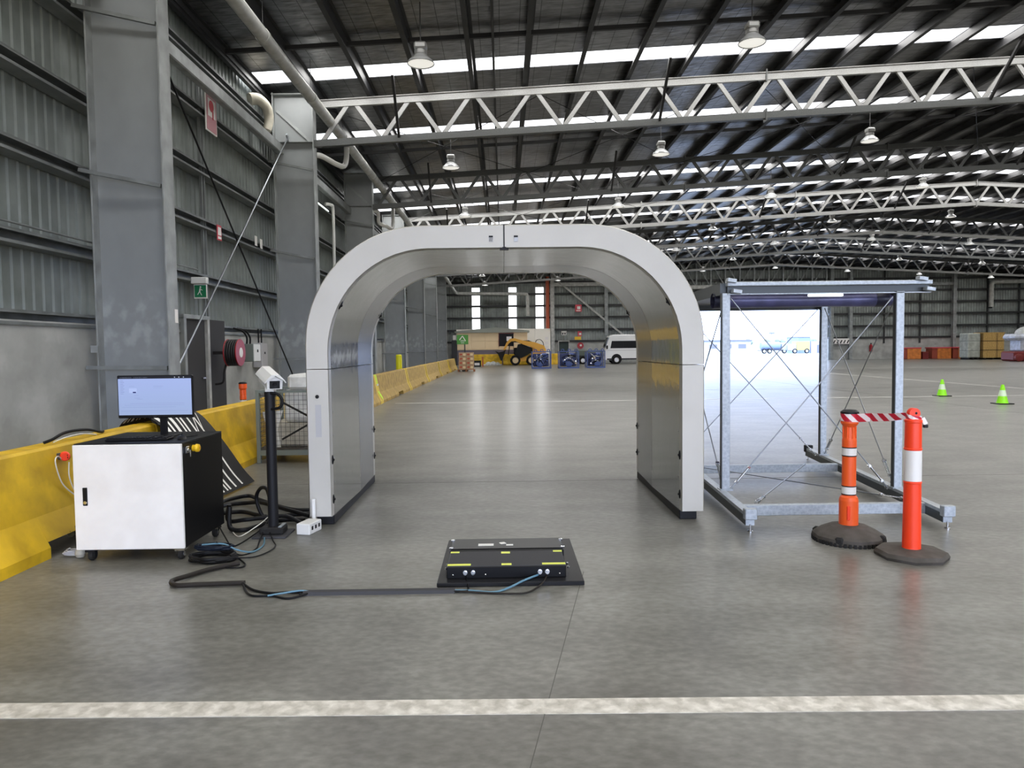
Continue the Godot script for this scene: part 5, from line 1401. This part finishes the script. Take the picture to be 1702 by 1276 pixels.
func build_loader() -> void:
	var t := thing("skid_loader", "yellow and black skid steer loader with its bucket lowered, facing left", "loader", Vector3(1.6, 0, -62.0))
	var tr := Transform3D(Basis(), Vector3(0, 0, 0))
	var P := func(a: Array) -> PackedVector2Array:
		var o := PackedVector2Array()
		for q in a: o.append(Vector2(q[0] - 1.6, q[1]))
		return o
	put("chassis", G.new().prism(P.call([[0.62, 0.5], [0.75, 0.34], [3.45, 0.34], [3.6, 0.6], [3.62, 0.95], [2.4, 0.95], [1.9, 0.72], [0.7, 0.72]]), -0.62, 0.5), "loader_yellow", t)
	put("rear_hood", G.new().prism(P.call([[2.35, 0.95], [3.62, 0.95], [3.66, 1.35], [3.4, 1.7], [2.9, 1.85], [2.35, 1.9]]), -0.6, 0.6), "loader_yellow", t)
	put("cab_side", G.new().prism(P.call([[1.02, 0.66], [1.55, 0.62], [2.52, 1.1], [2.5, 1.45], [1.75, 1.75], [1.5, 1.82], [1.28, 1.78], [1.05, 1.0]]), -0.58, 0.66), "loader_black", t)
	put("cab_roof", G.new().prism(P.call([[0.55, 2.08], [2.2, 2.12], [2.45, 2.0], [2.4, 1.93], [0.6, 1.98]]), -0.58, 0.58), "loader_black", t)
	for z in [-0.55, 0.55]:
		put("cab_post", G.new().bar(Vector3(0.45 - 1.6, 0.9, z), Vector3(0.62 - 1.6, 2.05, z), 0.08, 0.07), "loader_black", t)
		put("cab_post", G.new().bar(Vector3(1.62 - 1.6, 1.6, z), Vector3(1.6 - 1.6, 2.05, z), 0.1, 0.07), "loader_black", t)
	put("seat", G.new().box(Vector3(-0.45, 1.2, 0), Vector3(0.45, 0.6, 0.5), Basis(), 0.06), "loader_black", t)
	for z in [-0.78, 0.78]:
		put("lift_arm", G.new().prism(P.call([[3.66, 1.2], [3.5, 1.65], [2.7, 1.95], [1.7, 2.1], [1.0, 2.3], [0.6, 2.26], [0.3, 1.95], [0.02, 1.35], [0.16, 1.28], [0.48, 1.85], [0.72, 2.04], [1.05, 2.06], [1.7, 1.78], [2.6, 1.5], [3.0, 1.2]]), z - 0.07, z + 0.07), "loader_yellow", t)
	put("guard_hoop", G.new().tube(curve([Vector3(2.75 - 1.6, 1.8, 0.5), Vector3(2.85 - 1.6, 2.1, 0.5), Vector3(3.15 - 1.6, 2.18, 0.5), Vector3(3.4 - 1.6, 1.95, 0.5), Vector3(3.48 - 1.6, 1.6, 0.5)], 5), 0.03, 6), "loader_black", t)
	put("bucket", G.new().prism(P.call([[-0.68, 1.25], [-0.35, 1.12], [0.0, 1.2], [0.25, 1.38], [0.12, 0.95], [-0.12, 0.4], [-0.2, 0.42], [-0.42, 0.95]]), -0.9, 0.9), "rubber", t)
	for x in [1.04 - 1.6, 2.4 - 1.6]:
		for z in [-0.68, 0.68]:
			wheel(t, t.position + Vector3(x, 0.43, z), 0.43, 0.3 if z > 0 else -0.3, "rim_cream")

func build_van() -> void:
	var t := thing("passenger_van", "white high roofed passenger van parked at the back, partly behind the arch", "van", Vector3(11.4, 0, -63.0))
	var pf := PackedVector2Array([Vector2(-2.55, 0.35), Vector2(2.65, 0.35), Vector2(2.72, 1.2), Vector2(2.62, 2.25), Vector2(2.4, 2.42), Vector2(-1.9, 2.48), Vector2(-2.2, 2.4), Vector2(-2.52, 1.5), Vector2(-2.62, 0.9)])
	put("body", G.new().prism(pf, -0.85, 0.85), "van_white", t)
	put("roof_cap", G.new().box(Vector3(0.2, 2.46, 0), Vector3(4.3, 0.12, 1.5), Basis(), 0.05), "van_white", t)
	put("window_band", G.new().prism(PackedVector2Array([Vector2(-2.15, 1.35), Vector2(2.3, 1.35), Vector2(2.3, 1.98), Vector2(-2.02, 1.98)]), 0.845, 0.86), "black_plastic", t)
	put("windscreen", G.new().prism(PackedVector2Array([Vector2(-2.6, 1.42), Vector2(-2.52, 1.42), Vector2(-2.24, 2.25), Vector2(-2.3, 2.3)]), -0.7, 0.7), "dark_glass", t)
	for x in [-1.0, 0.3, 1.5]:
		put("window_post", G.new().box(Vector3(x, 1.66, 0.862), Vector3(0.06, 0.62, 0.012)), "black_plastic", t)
	put("sill", G.new().box(Vector3(0, 0.42, 0.84), Vector3(4.9, 0.12, 0.05)), "black_plastic", t)
	put("mirror", G.new().box(Vector3(-2.45, 1.45, 0.98), Vector3(0.12, 0.32, 0.16), Basis(), 0.04), "black_plastic", t)
	put("side_crease", G.new().box(Vector3(0.1, 1.18, 0.85), Vector3(5.0, 0.03, 0.02)), "grey_plastic", t)
	put("bumper", G.new().box(Vector3(-2.6, 0.5, 0), Vector3(0.16, 0.28, 1.7), Basis(), 0.05), "van_white", t)
	for x in [-1.62, 1.42]:
		for z in [-0.78, 0.78]:
			put("wheel_arch", G.new().lathe([Vector2(0.45, -0.06), Vector2(0.45, 0.06), Vector2(0, 0.062)], 18, Vector3(x, 0.42, z + 0.02 * signf(z)), Basis(Vector3.RIGHT, PI / 2)), "black_plastic", t)
			wheel(t, t.position + Vector3(x, 0.36, z + 0.06 * signf(z)), 0.36, 0.24 if z > 0 else -0.24, "rim_silver")

func build_engine(at: Vector3, w: float, label: String, sd: int) -> void:
	var t := thing("engine_cage", label, "engine", at, 0, "blue caged engines at the back")
	var r := RandomNumberGenerator.new()
	r.seed = sd
	var h := 1.22
	var d := 1.1
	for x in [-w / 2, w / 2]:
		for z in [-d / 2, d / 2]:
			put("upright", G.new().box(Vector3(x, h / 2, z), Vector3(0.06, h, 0.06)), "blue_frame", t)
		for y in [0.05, h - 0.03]:
			put("side_rail", G.new().box(Vector3(x, y, 0), Vector3(0.06, 0.06, d)), "blue_frame", t)
	for z in [-d / 2, d / 2]:
		for y in [0.05, h - 0.03]:
			put("cross_rail", G.new().box(Vector3(0, y, z), Vector3(w, 0.06 if y > 0.5 else 0.1, 0.06)), "blue_frame", t)
	put("engine_block", G.new().box(Vector3(-0.02, 0.42, 0), Vector3(w * 0.6, 0.5, 0.6), Basis(), 0.06), "blue_engine", t)
	put("radiator", G.new().box(Vector3(0, 0.6, -0.34), Vector3(w * 0.84, 0.92, 0.16), Basis(), 0.03), "blue_engine", t)
	put("cylinder_head", G.new().box(Vector3(0.0, 0.76, 0), Vector3(w * 0.5, 0.2, 0.36), Basis(), 0.04), "blue_engine", t)
	put("flywheel", G.new().lathe([Vector2(0, -0.05), Vector2(0.26, -0.05), Vector2(0.28, 0), Vector2(0.26, 0.05), Vector2(0.08, 0.07), Vector2(0, 0.07)], 18, Vector3(0.12 * (sd % 3 - 1), 0.38, 0.34), Basis(Vector3.RIGHT, PI / 2)), "blue_frame" if sd % 2 else "blue_engine", t)
	put("air_filter", G.new().lathe([Vector2(0, -0.16), Vector2(0.12, -0.16), Vector2(0.12, 0.16), Vector2(0, 0.16)], 14, Vector3(0.2, 0.98, 0.1), Basis(Vector3.BACK, PI / 2)), "blue_frame", t)
	for k in 3:
		put("lifting_eye", G.new().tube(curve([Vector3(-w * 0.35 + k * w * 0.35, h - 0.05, 0.5), Vector3(-w * 0.4 + k * w * 0.35, h + 0.1, 0.5), Vector3(-w * 0.28 + k * w * 0.35, h + 0.12, 0.5), Vector3(-w * 0.26 + k * w * 0.35, h - 0.05, 0.5)], 4), 0.03, 6), "blue_frame", t)
	for k in 10:
		var a := Vector3(r.randf_range(-w * 0.4, w * 0.4), r.randf_range(0.3, 1.0), 0.38)
		var b := Vector3(r.randf_range(-w * 0.4, w * 0.4), r.randf_range(0.3, 1.05), 0.42)
		put("hose", G.new().tube(curve([a, (a + b) / 2 + Vector3(0, 0.12, 0.08), b], 5), 0.03, 6), ["black_plastic", "chrome", "blue_frame"][k % 3], t)
	for k in 5:
		put("fitting", G.new().lathe([Vector2(0, 0), Vector2(0.06, 0), Vector2(0.06, 0.08), Vector2(0.03, 0.1), Vector2(0, 0.1)], 10, Vector3(r.randf_range(-w * 0.38, w * 0.38), r.randf_range(0.25, 1.0), 0.4), Basis(Vector3.RIGHT, PI / 2)), ["chrome", "rim_cream", "black_plastic", "chrome", "blue_frame"][k], t)
	put("drip_tray", G.new().box(Vector3(0, 0.03, 0), Vector3(w * 1.02, 0.05, d * 1.02)), "blue_engine", t)

func build_back_things() -> void:
	build_loader()
	build_van()
	build_engine(Vector3(2.72, 0, -51.5), 1.32, "blue caged engine in front of the loader, leftmost of three", 3)
	build_engine(Vector3(4.64, 0, -51.3), 1.36, "blue caged engine in front of the green door, middle of three", 7)
	build_engine(Vector3(6.6, 0, -51.8), 1.26, "blue caged engine beside the white van, rightmost of three", 11)
	# site hut
	var t := thing("site_hut", "beige site hut with a low gabled grey roof behind the loader", "hut", Vector3(-0.95, 0, -65.1))
	put("base", G.new().box(Vector3(0, 0.66, 0), Vector3(6.2, 1.32, 2.0)), "hut_base", t)
	for k in 5:
		for s in 2:
			if k == 3 and s == 1: continue
			put("wall_panel", G.new().box(Vector3(-2.5 + k * 1.25, 1.72 + s * 0.78, 0), Vector3(1.24, 0.77, 2.0), Basis(), 0.012), "hut_beige", t)
	put("roof", G.new().prism(PackedVector2Array([Vector2(-3.3, 2.86), Vector2(3.3, 2.86), Vector2(3.3, 3.02), Vector2(0.3, 3.32), Vector2(-3.3, 3.0)]), -1.1, 1.12), "hut_trim", t)
	put("window", G.new().box(Vector3(1.25, 2.2, 0.98), Vector3(1.3, 1.1, 0.08)), "black_plastic", t)
	put("window_frame", G.new().box(Vector3(1.25, 2.78, 1.02), Vector3(1.36, 0.06, 0.06)).box(Vector3(0.6, 2.2, 1.02), Vector3(0.06, 1.2, 0.06)), "maroon", t)
	put("poster", G.new().box(Vector3(1.5, 2.3, 1.03), Vector3(0.45, 0.4, 0.01)), "sign_white", t)
	var c := thing("partition_wall", "long cream partition of tall panels behind the beige hut", "partition", Vector3(0.06, 0, -66.9))
	for k in 6:
		put("panel", G.new().box(Vector3(-3.63 + k * 1.45, 1.62, 0), Vector3(1.44, 3.24, 0.1), Basis(), 0.01), "panel_cream", c)
	for k in 3:
		put("notice", G.new().box(Vector3(4.0, 1.5 + k * 0.42, 0.056), Vector3(0.3, 0.26, 0.01)), "sign_white", c)
	var l := thing("grey_locker", "tall grey locker at the left end of the beige hut", "locker", Vector3(-4.25, 0, -63.4))
	put("case", G.new().box(Vector3(0, 1.1, 0), Vector3(0.46, 2.2, 0.5), Basis(), 0.02), "duct_grey", l)
	put("notice", G.new().box(Vector3(0.02, 2.45, 0.2), Vector3(0.26, 0.4, 0.02)), "sign_white", l)
	put("plinth", G.new().box(Vector3(0, 0.03, 0), Vector3(0.4, 0.06, 0.44)), "black_metal", l)
	var tr := Transform3D(Basis(Vector3(0, 0, 1), Vector3.UP, Vector3(-1, 0, 0)), Vector3.ZERO)
	for k in 3:
		var b := thing("road_barrier", ["yellow barrier across the back, left part behind the pallet of cartons", "yellow barrier across the back, under the loader's bucket", "short yellow barrier at the back, between the first two blue engines"][k], "barrier", [Vector3(-1.6, 0, -63.5), Vector3(1.5, 0, -63.5), Vector3(4.9, 0, -63.3)][k])
		var hl: float = [1.5, 1.5, 0.75][k]
		var pf := PackedVector2Array()
		for q in barrier_profile(0.0): pf.append(q * Vector2(1.0, 1.22))
		put("body", G.new().prism(pf, -hl, hl, tr), "barrier_yellow", b)
	# pallet with cartons, the assembly point sign behind it
	var p := thing("wood_pallet", "low wooden pallet under the stack of cartons", "pallet", Vector3(-2.38, 0, -46.9))
	for k in 6:
		put("deck_board", G.new().box(Vector3(0, 0.13, -0.45 + k * 0.18), Vector3(1.1, 0.022, 0.12)), "pallet_wood", p)
	for x in [-0.5, 0.0, 0.5]:
		put("runner", G.new().box(Vector3(x, 0.06, 0), Vector3(0.1, 0.12, 1.0)), "pallet_wood", p)
	var proto: Node3D
	for y in 4:
		for x in 2:
			for z in 2:
				var o: Node3D
				if proto == null:
					o = thing("carton", "brown carton with red print stacked on the wooden pallet", "carton", Vector3.ZERO, 0, "cartons on the pallet")
					proto = o
					put("box", G.new().box(Vector3(0, 0.135, 0), Vector3(0.47, 0.268, 0.45), Basis(), 0.012), "carton", o)
					put("print", G.new().box(Vector3(-0.09, 0.15, 0.226), Vector3(0.16, 0.08, 0.004)), "carton_print", o)
					put("label", G.new().box(Vector3(0.12, 0.14, 0.226), Vector3(0.18, 0.15, 0.004)), "carton_label", o)
				else:
					o = proto.duplicate(); o.name = numbered("carton"); add_child(o)
				o.set_meta("label", "brown carton in the pallet stack, %s layer, %s %s" % [["bottom", "second", "third", "top"][y], ["back", "front"][z], ["left", "right"][x]])
				o.position = Vector3(-2.62 + x * 0.48 + rng.randf_range(-0.01, 0.01), 0.142 + y * 0.272, -47.13 + z * 0.46)
	var s := thing("assembly_sign", "green assembly sign with a white arrow head on a post behind the cartons", "sign", Vector3(-2.55, 0, -47.9))
	put("post", G.new().box(Vector3(0.02, 1.0, -0.03), Vector3(0.08, 2.0, 0.05)), "duct_grey", s)
	put("base_foot", G.new().box(Vector3(0.02, 0.03, -0.03), Vector3(0.4, 0.06, 0.3)), "rubber", s)
	put("board", G.new().box(Vector3(-0.12, 2.08, 0.01), Vector3(0.76, 0.62, 0.02)), "sign_assembly", s)
	var a := G.new()
	a.bar(Vector3(-0.32, 2.05, 0.022), Vector3(-0.12, 2.32, 0.022), 0.06, 0.006, Vector3.BACK)
	a.bar(Vector3(0.08, 1.98, 0.022), Vector3(-0.12, 2.32, 0.022), 0.06, 0.006, Vector3.BACK)
	put("arrow_head", a, "sign_white", s)
	put("text_lines", G.new().box(Vector3(-0.12, 2.02, 0.022), Vector3(0.22, 0.03, 0.006)).box(Vector3(-0.12, 1.96, 0.022), Vector3(0.3, 0.02, 0.006)).box(Vector3(-0.12, 1.86, 0.022), Vector3(0.22, 0.03, 0.006)), "sign_white", s)
	var cr := thing("black_crate", "small black crate with a white label beside the pallet of cartons", "crate", Vector3(-1.95, 0, -58.5))
	put("box", G.new().box(Vector3(-0.2, 0.25, 0), Vector3(0.7, 0.5, 0.6), Basis(), 0.02), "rubber", cr)
	put("label", G.new().box(Vector3(-0.15, 0.22, 0.302), Vector3(0.4, 0.2, 0.006)), "sign_white", cr)
	put("side_post", G.new().box(Vector3(0.3, 0.4, 0), Vector3(0.1, 0.8, 0.1)), "red_brown", cr)
	var ru := thing("sack_heap", "low heap of white sacks on a board in front of the yellow back barrier", "sacks", Vector3(-0.9, 0, -62.6))
	put("board", G.new().box(Vector3(0, 0.05, 0), Vector3(1.6, 0.1, 0.6), Basis(), 0.01), "bag_white", ru)
	for q in [[-0.35, 0.22, 0.5], [0.05, 0.26, 0.45], [0.4, 0.18, 0.42]]:
		put("sack", G.new().lathe([Vector2(0, 0), Vector2(0.9, 0.0), Vector2(1, 0.25), Vector2(0.7, 0.75), Vector2(0, 1.0)], 10, Vector3(q[0], 0.1, 0), Basis(Vector3(q[2] * 0.55, 0, 0), Vector3(0, q[1], 0), Vector3(0, 0, 0.26))), "bag_white", ru)
	var tl := thing("trailer", "dark green box trailer with a white wheel, behind the middle engine", "trailer", Vector3(7.5, 0, -63.2))
	put("box", G.new().box(Vector3(0, 0.85, 0), Vector3(2.2, 0.75, 1.4), Basis(), 0.05), "trailer_green", tl)
	put("drawbar", G.new().bar(Vector3(-1.1, 0.48, 0), Vector3(-1.7, 0.42, 0), 0.1, 0.1), "trailer_green", tl)
	put("mudguard", G.new().box(Vector3(-0.6, 0.72, 0.75), Vector3(0.85, 0.05, 0.3), Basis(), 0.01), "black_metal", tl)
	for z in [-0.75, 0.75]:
		wheel(tl, tl.position + Vector3(-0.6, 0.33, z), 0.33, 0.22 if z > 0 else -0.22, "rim_silver")
	put("stand", G.new().box(Vector3(0.9, 0.25, 0), Vector3(0.08, 0.5, 0.08)), "black_metal", tl)
	# fittings on the back wall
	solo("red_conduit", G.new().tube([Vector3(0, 0, 0), Vector3(0, 4.8, 0)], 0.17, 10), "red_brown", "fat orange red vertical pipe on the back wall above the hut's right end", "pipe", Vector3(4.2, 3.26, -67.5))
	var h := thing("hose_reel", "red fire hose reel with a white hub on the back wall beside the green door", "hose reel", Vector3(7.25, 1.62, -67.7))
	put("disc", G.new().lathe([Vector2(0, 0), Vector2(0.3, 0), Vector2(0.31, 0.03), Vector2(0.3, 0.06), Vector2(0, 0.06)], 22, Vector3(0, 0, 0.1), Basis(Vector3.RIGHT, PI / 2)), "hose_red", h)
	put("hub", G.new().lathe([Vector2(0.1, 0.06), Vector2(0.09, 0.08), Vector2(0, 0.08)], 14, Vector3(0.03, 0.03, 0.1), Basis(Vector3.RIGHT, PI / 2)), "sign_white", h)
	put("bracket", G.new().box(Vector3(0, 0, -0.1), Vector3(0.12, 0.12, 0.35)), "hose_red", h)
	s = thing("wall_sign", "red square fire sign high on the back wall left of the brace", "sign", Vector3(7.1, 5.12, -67.75))
	put("board", G.new().box(Vector3.ZERO, Vector3(0.6, 0.66, 0.03)), "sign_red", s)
	put("pictogram", G.new().box(Vector3(0.04, 0.04, 0.017), Vector3(0.3, 0.26, 0.006)), "sign_white", s)
	put("text_line", G.new().box(Vector3(0, -0.22, 0.017), Vector3(0.4, 0.08, 0.006)), "sign_white", s)
	s = thing("wall_sign", "red and white sign over a yellow board above the back hose reel", "sign", Vector3(7.15, 2.72, -67.75))
	put("board", G.new().box(Vector3(0.06, 0.02, 0), Vector3(0.36, 0.46, 0.03)), "sign_red", s)
	put("pictogram", G.new().box(Vector3(0.1, 0.0, 0.017), Vector3(0.2, 0.2, 0.006)), "sign_white", s)
	put("yellow_board", G.new().box(Vector3(-0.12, -0.4, 0), Vector3(0.6, 0.3, 0.03)), "stop_yellow", s)
	s = thing("exit_sign", "white exit lamp box with a dark legend over the green door", "sign", Vector3(5.72, 2.82, -67.7))
	put("lamp_box", G.new().box(Vector3(0, 0.12, 0), Vector3(0.5, 0.14, 0.1), Basis(), 0.02), "pipe_white", s)
	put("blade", G.new().box(Vector3(0, -0.06, 0), Vector3(0.44, 0.24, 0.03)), "sign_white", s)
	put("legend", G.new().box(Vector3(-0.1, -0.06, 0.017), Vector3(0.14, 0.16, 0.006)).box(Vector3(0.1, -0.06, 0.017), Vector3(0.12, 0.16, 0.006)), "door_green", s)
	solo("wall_camera", G.new().box(Vector3(0, 0, 0.08), Vector3(0.16, 0.24, 0.2), Basis(), 0.04).box(Vector3(0, -0.02, -0.06), Vector3(0.06, 0.06, 0.2)), "pipe_white", "small white box fitting on the back wall right of the tall post", "fitting", Vector3(11.65, 5.25, -67.7))
	var w := thing("wall_pipe", "fat grey pipe on the back wall at the far right, bent downwards", "pipe", Vector3(45.8, 4.8, -67.4))
	put("run", gw(w).tube([Vector3(50.9, 7.2, -67.4), Vector3(46.2, 7.14, -67.4), Vector3(45.9, 7.08, -67.4), Vector3(45.8, 6.85, -67.4), Vector3(45.8, 4.8, -67.4)], 0.2, 12), "pipe_grey", w)
	put("outlet", gw(w).box(Vector3(45.72, 4.72, -67.45), Vector3(0.3, 0.12, 0.3), Basis(), 0.03), "black_metal", w)
	var ex := thing("fire_extinguisher", "red fire extinguisher hung on the concrete back wall right of the opening", "extinguisher", Vector3(34.7, 0.75, -67.75))
	put("cylinder", G.new().lathe([Vector2(0, 0), Vector2(0.13, 0), Vector2(0.14, 0.05), Vector2(0.14, 0.55), Vector2(0.05, 0.68), Vector2(0, 0.7)], 14), "hose_red", ex)
	put("valve", G.new().box(Vector3(0, 0.74, 0), Vector3(0.1, 0.12, 0.08), Basis(), 0.02), "black_plastic", ex)
	put("bracket", G.new().box(Vector3(0, 0.4, -0.14), Vector3(0.12, 0.2, 0.08)), "sign_red", ex)
	s = thing("hazard_board", "white board with slanted black bars on the wall right of the opening", "sign", Vector3(31.75, 1.75, -67.6))
	put("board", G.new().box(Vector3.ZERO, Vector3(1.6, 0.5, 0.03)), "sign_white", s)
	for k in 5:
		put("black_bar", G.new().bar(Vector3(-0.68 + k * 0.32, -0.2, 0.02), Vector3(-0.52 + k * 0.32, 0.1, 0.02), 0.1, 0.008, Vector3.BACK), "black_plastic", s)
	# crates on the right
	for k in 3:
		var x: float = [37.6, 40.4, 42.35][k]
		var o := thing("timber_bin", ["orange bin with a red lid, alone left of the others at the back right", "orange bin beside a dark box at the back right", "orange bin beside the grey wrapped crate at the back right"][k], "bin", Vector3(x, 0, -66.6))
		put("front", G.new().box(Vector3(0.25, 0.5, 0.52), Vector3(1.25, 0.95, 0.05)), "bin_orange", o)
		put("body", G.new().box(Vector3(0, 0.5, 0), Vector3(1.75, 0.94, 1.0), Basis(), 0.02), "bin_rust", o)
		put("lid", G.new().box(Vector3(0, 1.03, 0), Vector3(1.85, 0.1, 1.15), Basis(), 0.02), "sign_red", o)
	var db := thing("dark_box", "small dark brown box at the left of the orange bins", "box", Vector3(38.95, 0, -66.4))
	put("body", G.new().box(Vector3(0, 0.32, 0), Vector3(0.55, 0.64, 0.6), Basis(), 0.02), "maroon", db)
	put("lid", G.new().box(Vector3(0, 0.66, 0), Vector3(0.6, 0.05, 0.66)), "bin_rust", db)
	var gc := thing("wrapped_crate", "tall crate in grey plastic wrap beside the wooden crate", "crate", Vector3(40.6, 0, -62.4))
	put("wrap", G.new().box(Vector3(0, 1.22, 0), Vector3(1.1, 2.1, 1.2), Basis(), 0.06), "grey_wrap", gc)
	for x in [-0.38, 0.0, 0.38]:
		put("skid", G.new().box(Vector3(x, 0.085, 0), Vector3(0.12, 0.17, 1.1)), "rubber", gc)
	for y in [0.78, 1.62]:
		put("strap", G.new().box(Vector3(0, y, 0), Vector3(1.12, 0.035, 1.22), Basis(), 0.01), "stillage_green", gc)
	var wc := thing("wooden_crate", "tall yellow wooden crate of upright boards with dark straps", "crate", Vector3(42.15, 0, -62.2))
	for k in 10:
		put("board", G.new().box(Vector3(-0.81 + k * 0.18, 1.2, 0.6), Vector3(0.172, 2.1, 0.03), Basis(), 0.006), "crate_wood", wc)
	put("core", G.new().box(Vector3(0, 1.2, 0), Vector3(1.78, 2.1, 1.17)), "crate_wood_dark", wc)
	put("lid", G.new().box(Vector3(0, 2.29, 0), Vector3(1.9, 0.08, 1.3)), "crate_wood", wc)
	put("batten", G.new().box(Vector3(0.28, 1.2, 0.625), Vector3(0.12, 2.1, 0.03)), "crate_wood_dark", wc)
	for y in [0.82, 1.6]:
		put("strap", G.new().box(Vector3(0, y, 0), Vector3(1.84, 0.035, 1.29)), "rubber", wc)
	for x in [-0.7, 0.0, 0.7]:
		put("skid", G.new().box(Vector3(x, 0.075, 0), Vector3(0.14, 0.15, 1.2)), "rubber", wc)
	var wm := thing("wrapped_machine", "machine in pale film wrap on a dark red base at the right edge", "machine", Vector3(40.3, 0, -55.0))
	put("base", G.new().box(Vector3(0, 0.4, 0), Vector3(3.2, 0.74, 1.6), Basis(), 0.12), "maroon", wm)
	for x in [-1.3, -0.4, 0.6]:
		put("base_wheel", G.new().lathe([Vector2(0, -0.1), Vector2(0.3, -0.1), Vector2(0.3, 0.1), Vector2(0.12, 0.14), Vector2(0, 0.14)], 16, Vector3(x, 0.3, 0.82), Basis(Vector3.RIGHT, PI / 2)), "maroon", wm)
	put("wrapped_column", G.new().box(Vector3(0.15, 1.25, 0), Vector3(2.3, 0.95, 1.3), Basis(), 0.1), "film_wrap", wm)
	put("wrapped_deck", G.new().box(Vector3(0, 1.85, 0), Vector3(3.0, 0.5, 1.7), Basis(), 0.18), "film_wrap", wm)
	var cap: Array = []
	for k in 8:
		cap.append(Vector2(cos(PI / 2 * k / 7), sin(PI / 2 * k / 7)))
	put("wrapped_dome", G.new().lathe(cap, 14, Vector3(0.35, 2.12, 0), Basis(Vector3(1.35, 0, 0), Vector3(0, 0.62, 0), Vector3(0, 0, 0.7))), "bag_white", wm)

func build_outside() -> void:
	var t := thing("far_building", "long low white building outside the opening, at its left", "building", Vector3(36.2, 0, -127))
	put("wall", G.new().box(Vector3(0, 1.1, 0), Vector3(13, 2.2, 6)), "far_white", t)
	put("roof", G.new().box(Vector3(0, 2.3, 0), Vector3(13.4, 0.25, 6.4)), "far_grey", t)
	for k in 5:
		put("window", G.new().box(Vector3(-5 + k * 2.5, 1.3, 3.02), Vector3(1.3, 0.7, 0.06)), "far_grey", t)
	t = thing("far_building", "tall pale blue shed outside, near the right edge of the opening", "building", Vector3(52.3, 0, -125))
	put("wall", G.new().box(Vector3(-1.0, 1.35, 0), Vector3(2.1, 2.7, 5)), "far_blue", t)
	put("annexe", G.new().box(Vector3(0.9, 1.0, 0.2), Vector3(1.6, 2.0, 5)), "far_white", t)
	put("roof", G.new().box(Vector3(-1.0, 2.75, 0), Vector3(2.3, 0.12, 5.2)), "far_grey", t)
	put("door", G.new().box(Vector3(1.3, 0.7, 2.72), Vector3(0.35, 1.4, 0.06)), "far_grey", t)
	t = thing("far_truck", "yellow boxed truck parked outside left of the blue shed", "truck", Vector3(49.4, 0, -120))
	put("box", G.new().box(Vector3(0.3, 1.25, 0), Vector3(2.2, 1.5, 2.0), Basis(), 0.05), "far_yellow", t)
	put("cab", G.new().box(Vector3(-1.2, 1.0, 0), Vector3(0.9, 1.2, 1.9), Basis(), 0.15), "far_white", t)
	for x in [-1.1, 0.9]:
		wheel(t, t.position + Vector3(x, 0.4, 0.9), 0.4, 0.25, "rim_silver")
	t = thing("far_tanker", "pale blue tank truck parked outside in the middle of the opening", "truck", Vector3(45.3, 0, -122))
	put("tank", G.new().lathe([Vector2(0, -1.7), Vector2(0.6, -1.65), Vector2(0.68, -1.5), Vector2(0.68, 1.5), Vector2(0.6, 1.65), Vector2(0, 1.7)], 16, Vector3(0, 1.3, 0), Basis(Vector3.BACK, PI / 2)), "far_blue", t)
	put("cab", G.new().box(Vector3(2.2, 1.1, 0), Vector3(0.9, 1.4, 1.8), Basis(), 0.15), "far_white", t)
	put("chassis", G.new().box(Vector3(0.3, 0.55, 0), Vector3(4.6, 0.15, 1.2)), "far_grey", t)
	for x in [-1.3, -0.4, 2.1]:
		wheel(t, t.position + Vector3(x, 0.4, 0.75), 0.4, 0.25, "rim_silver")
	t = thing("light_mast", "thin floodlight mast outside with a wide lamp head on top", "mast", Vector3(112.0, 0, -300))
	put("pole", G.new().tube([Vector3(0, 0, 0), Vector3(0, 6.0, 0)], 0.16, 8), "far_grey", t)
	put("lamp_head", G.new().box(Vector3(0, 6.3, 0), Vector3(2.4, 0.8, 0.4), Basis(), 0.1), "far_grey", t)
	for k in 9:
		var x := 90.0 + k * 6.4 + rng.randf_range(-0.8, 0.8)
		var tt := thing("far_tree", "pale distant tree outside on the horizon, %s of nine from the left" % ["first", "second", "third", "fourth", "fifth", "sixth", "seventh", "eighth", "last"][k], "tree", Vector3(x, 0, -280 - rng.randf() * 6), 0, "distant trees outside")
		var g := G.new()
		for q in 5:
			var rad := rng.randf_range(0.8, 1.4)
			var pr: Array = []
			for a in 7: pr.append(Vector2(cos(-PI / 2 + PI * a / 6) * rad, sin(-PI / 2 + PI * a / 6) * rad * 0.8))
			g.lathe(pr, 8, Vector3(rng.randf_range(-1.4, 1.4), 2.6 + rng.randf_range(-0.4, 0.5), rng.randf_range(-0.8, 0.8)))
		put("crown", g, "far_leaf", tt).set_meta("kind", "stuff")
		put("trunk", G.new().tube([Vector3.ZERO, Vector3(0, 2.2, 0)], 0.2, 6), "far_grey", tt)

func build_things() -> void:
	build_arch()
	build_cabinet()
	build_barriers()
	build_mats()
	build_cables()
	build_scanner()
	build_camera_post()
	build_stillage()
	build_frame()
	build_bollards()
	build_services()
	build_lamps()
	build_back_things()
	build_outside()
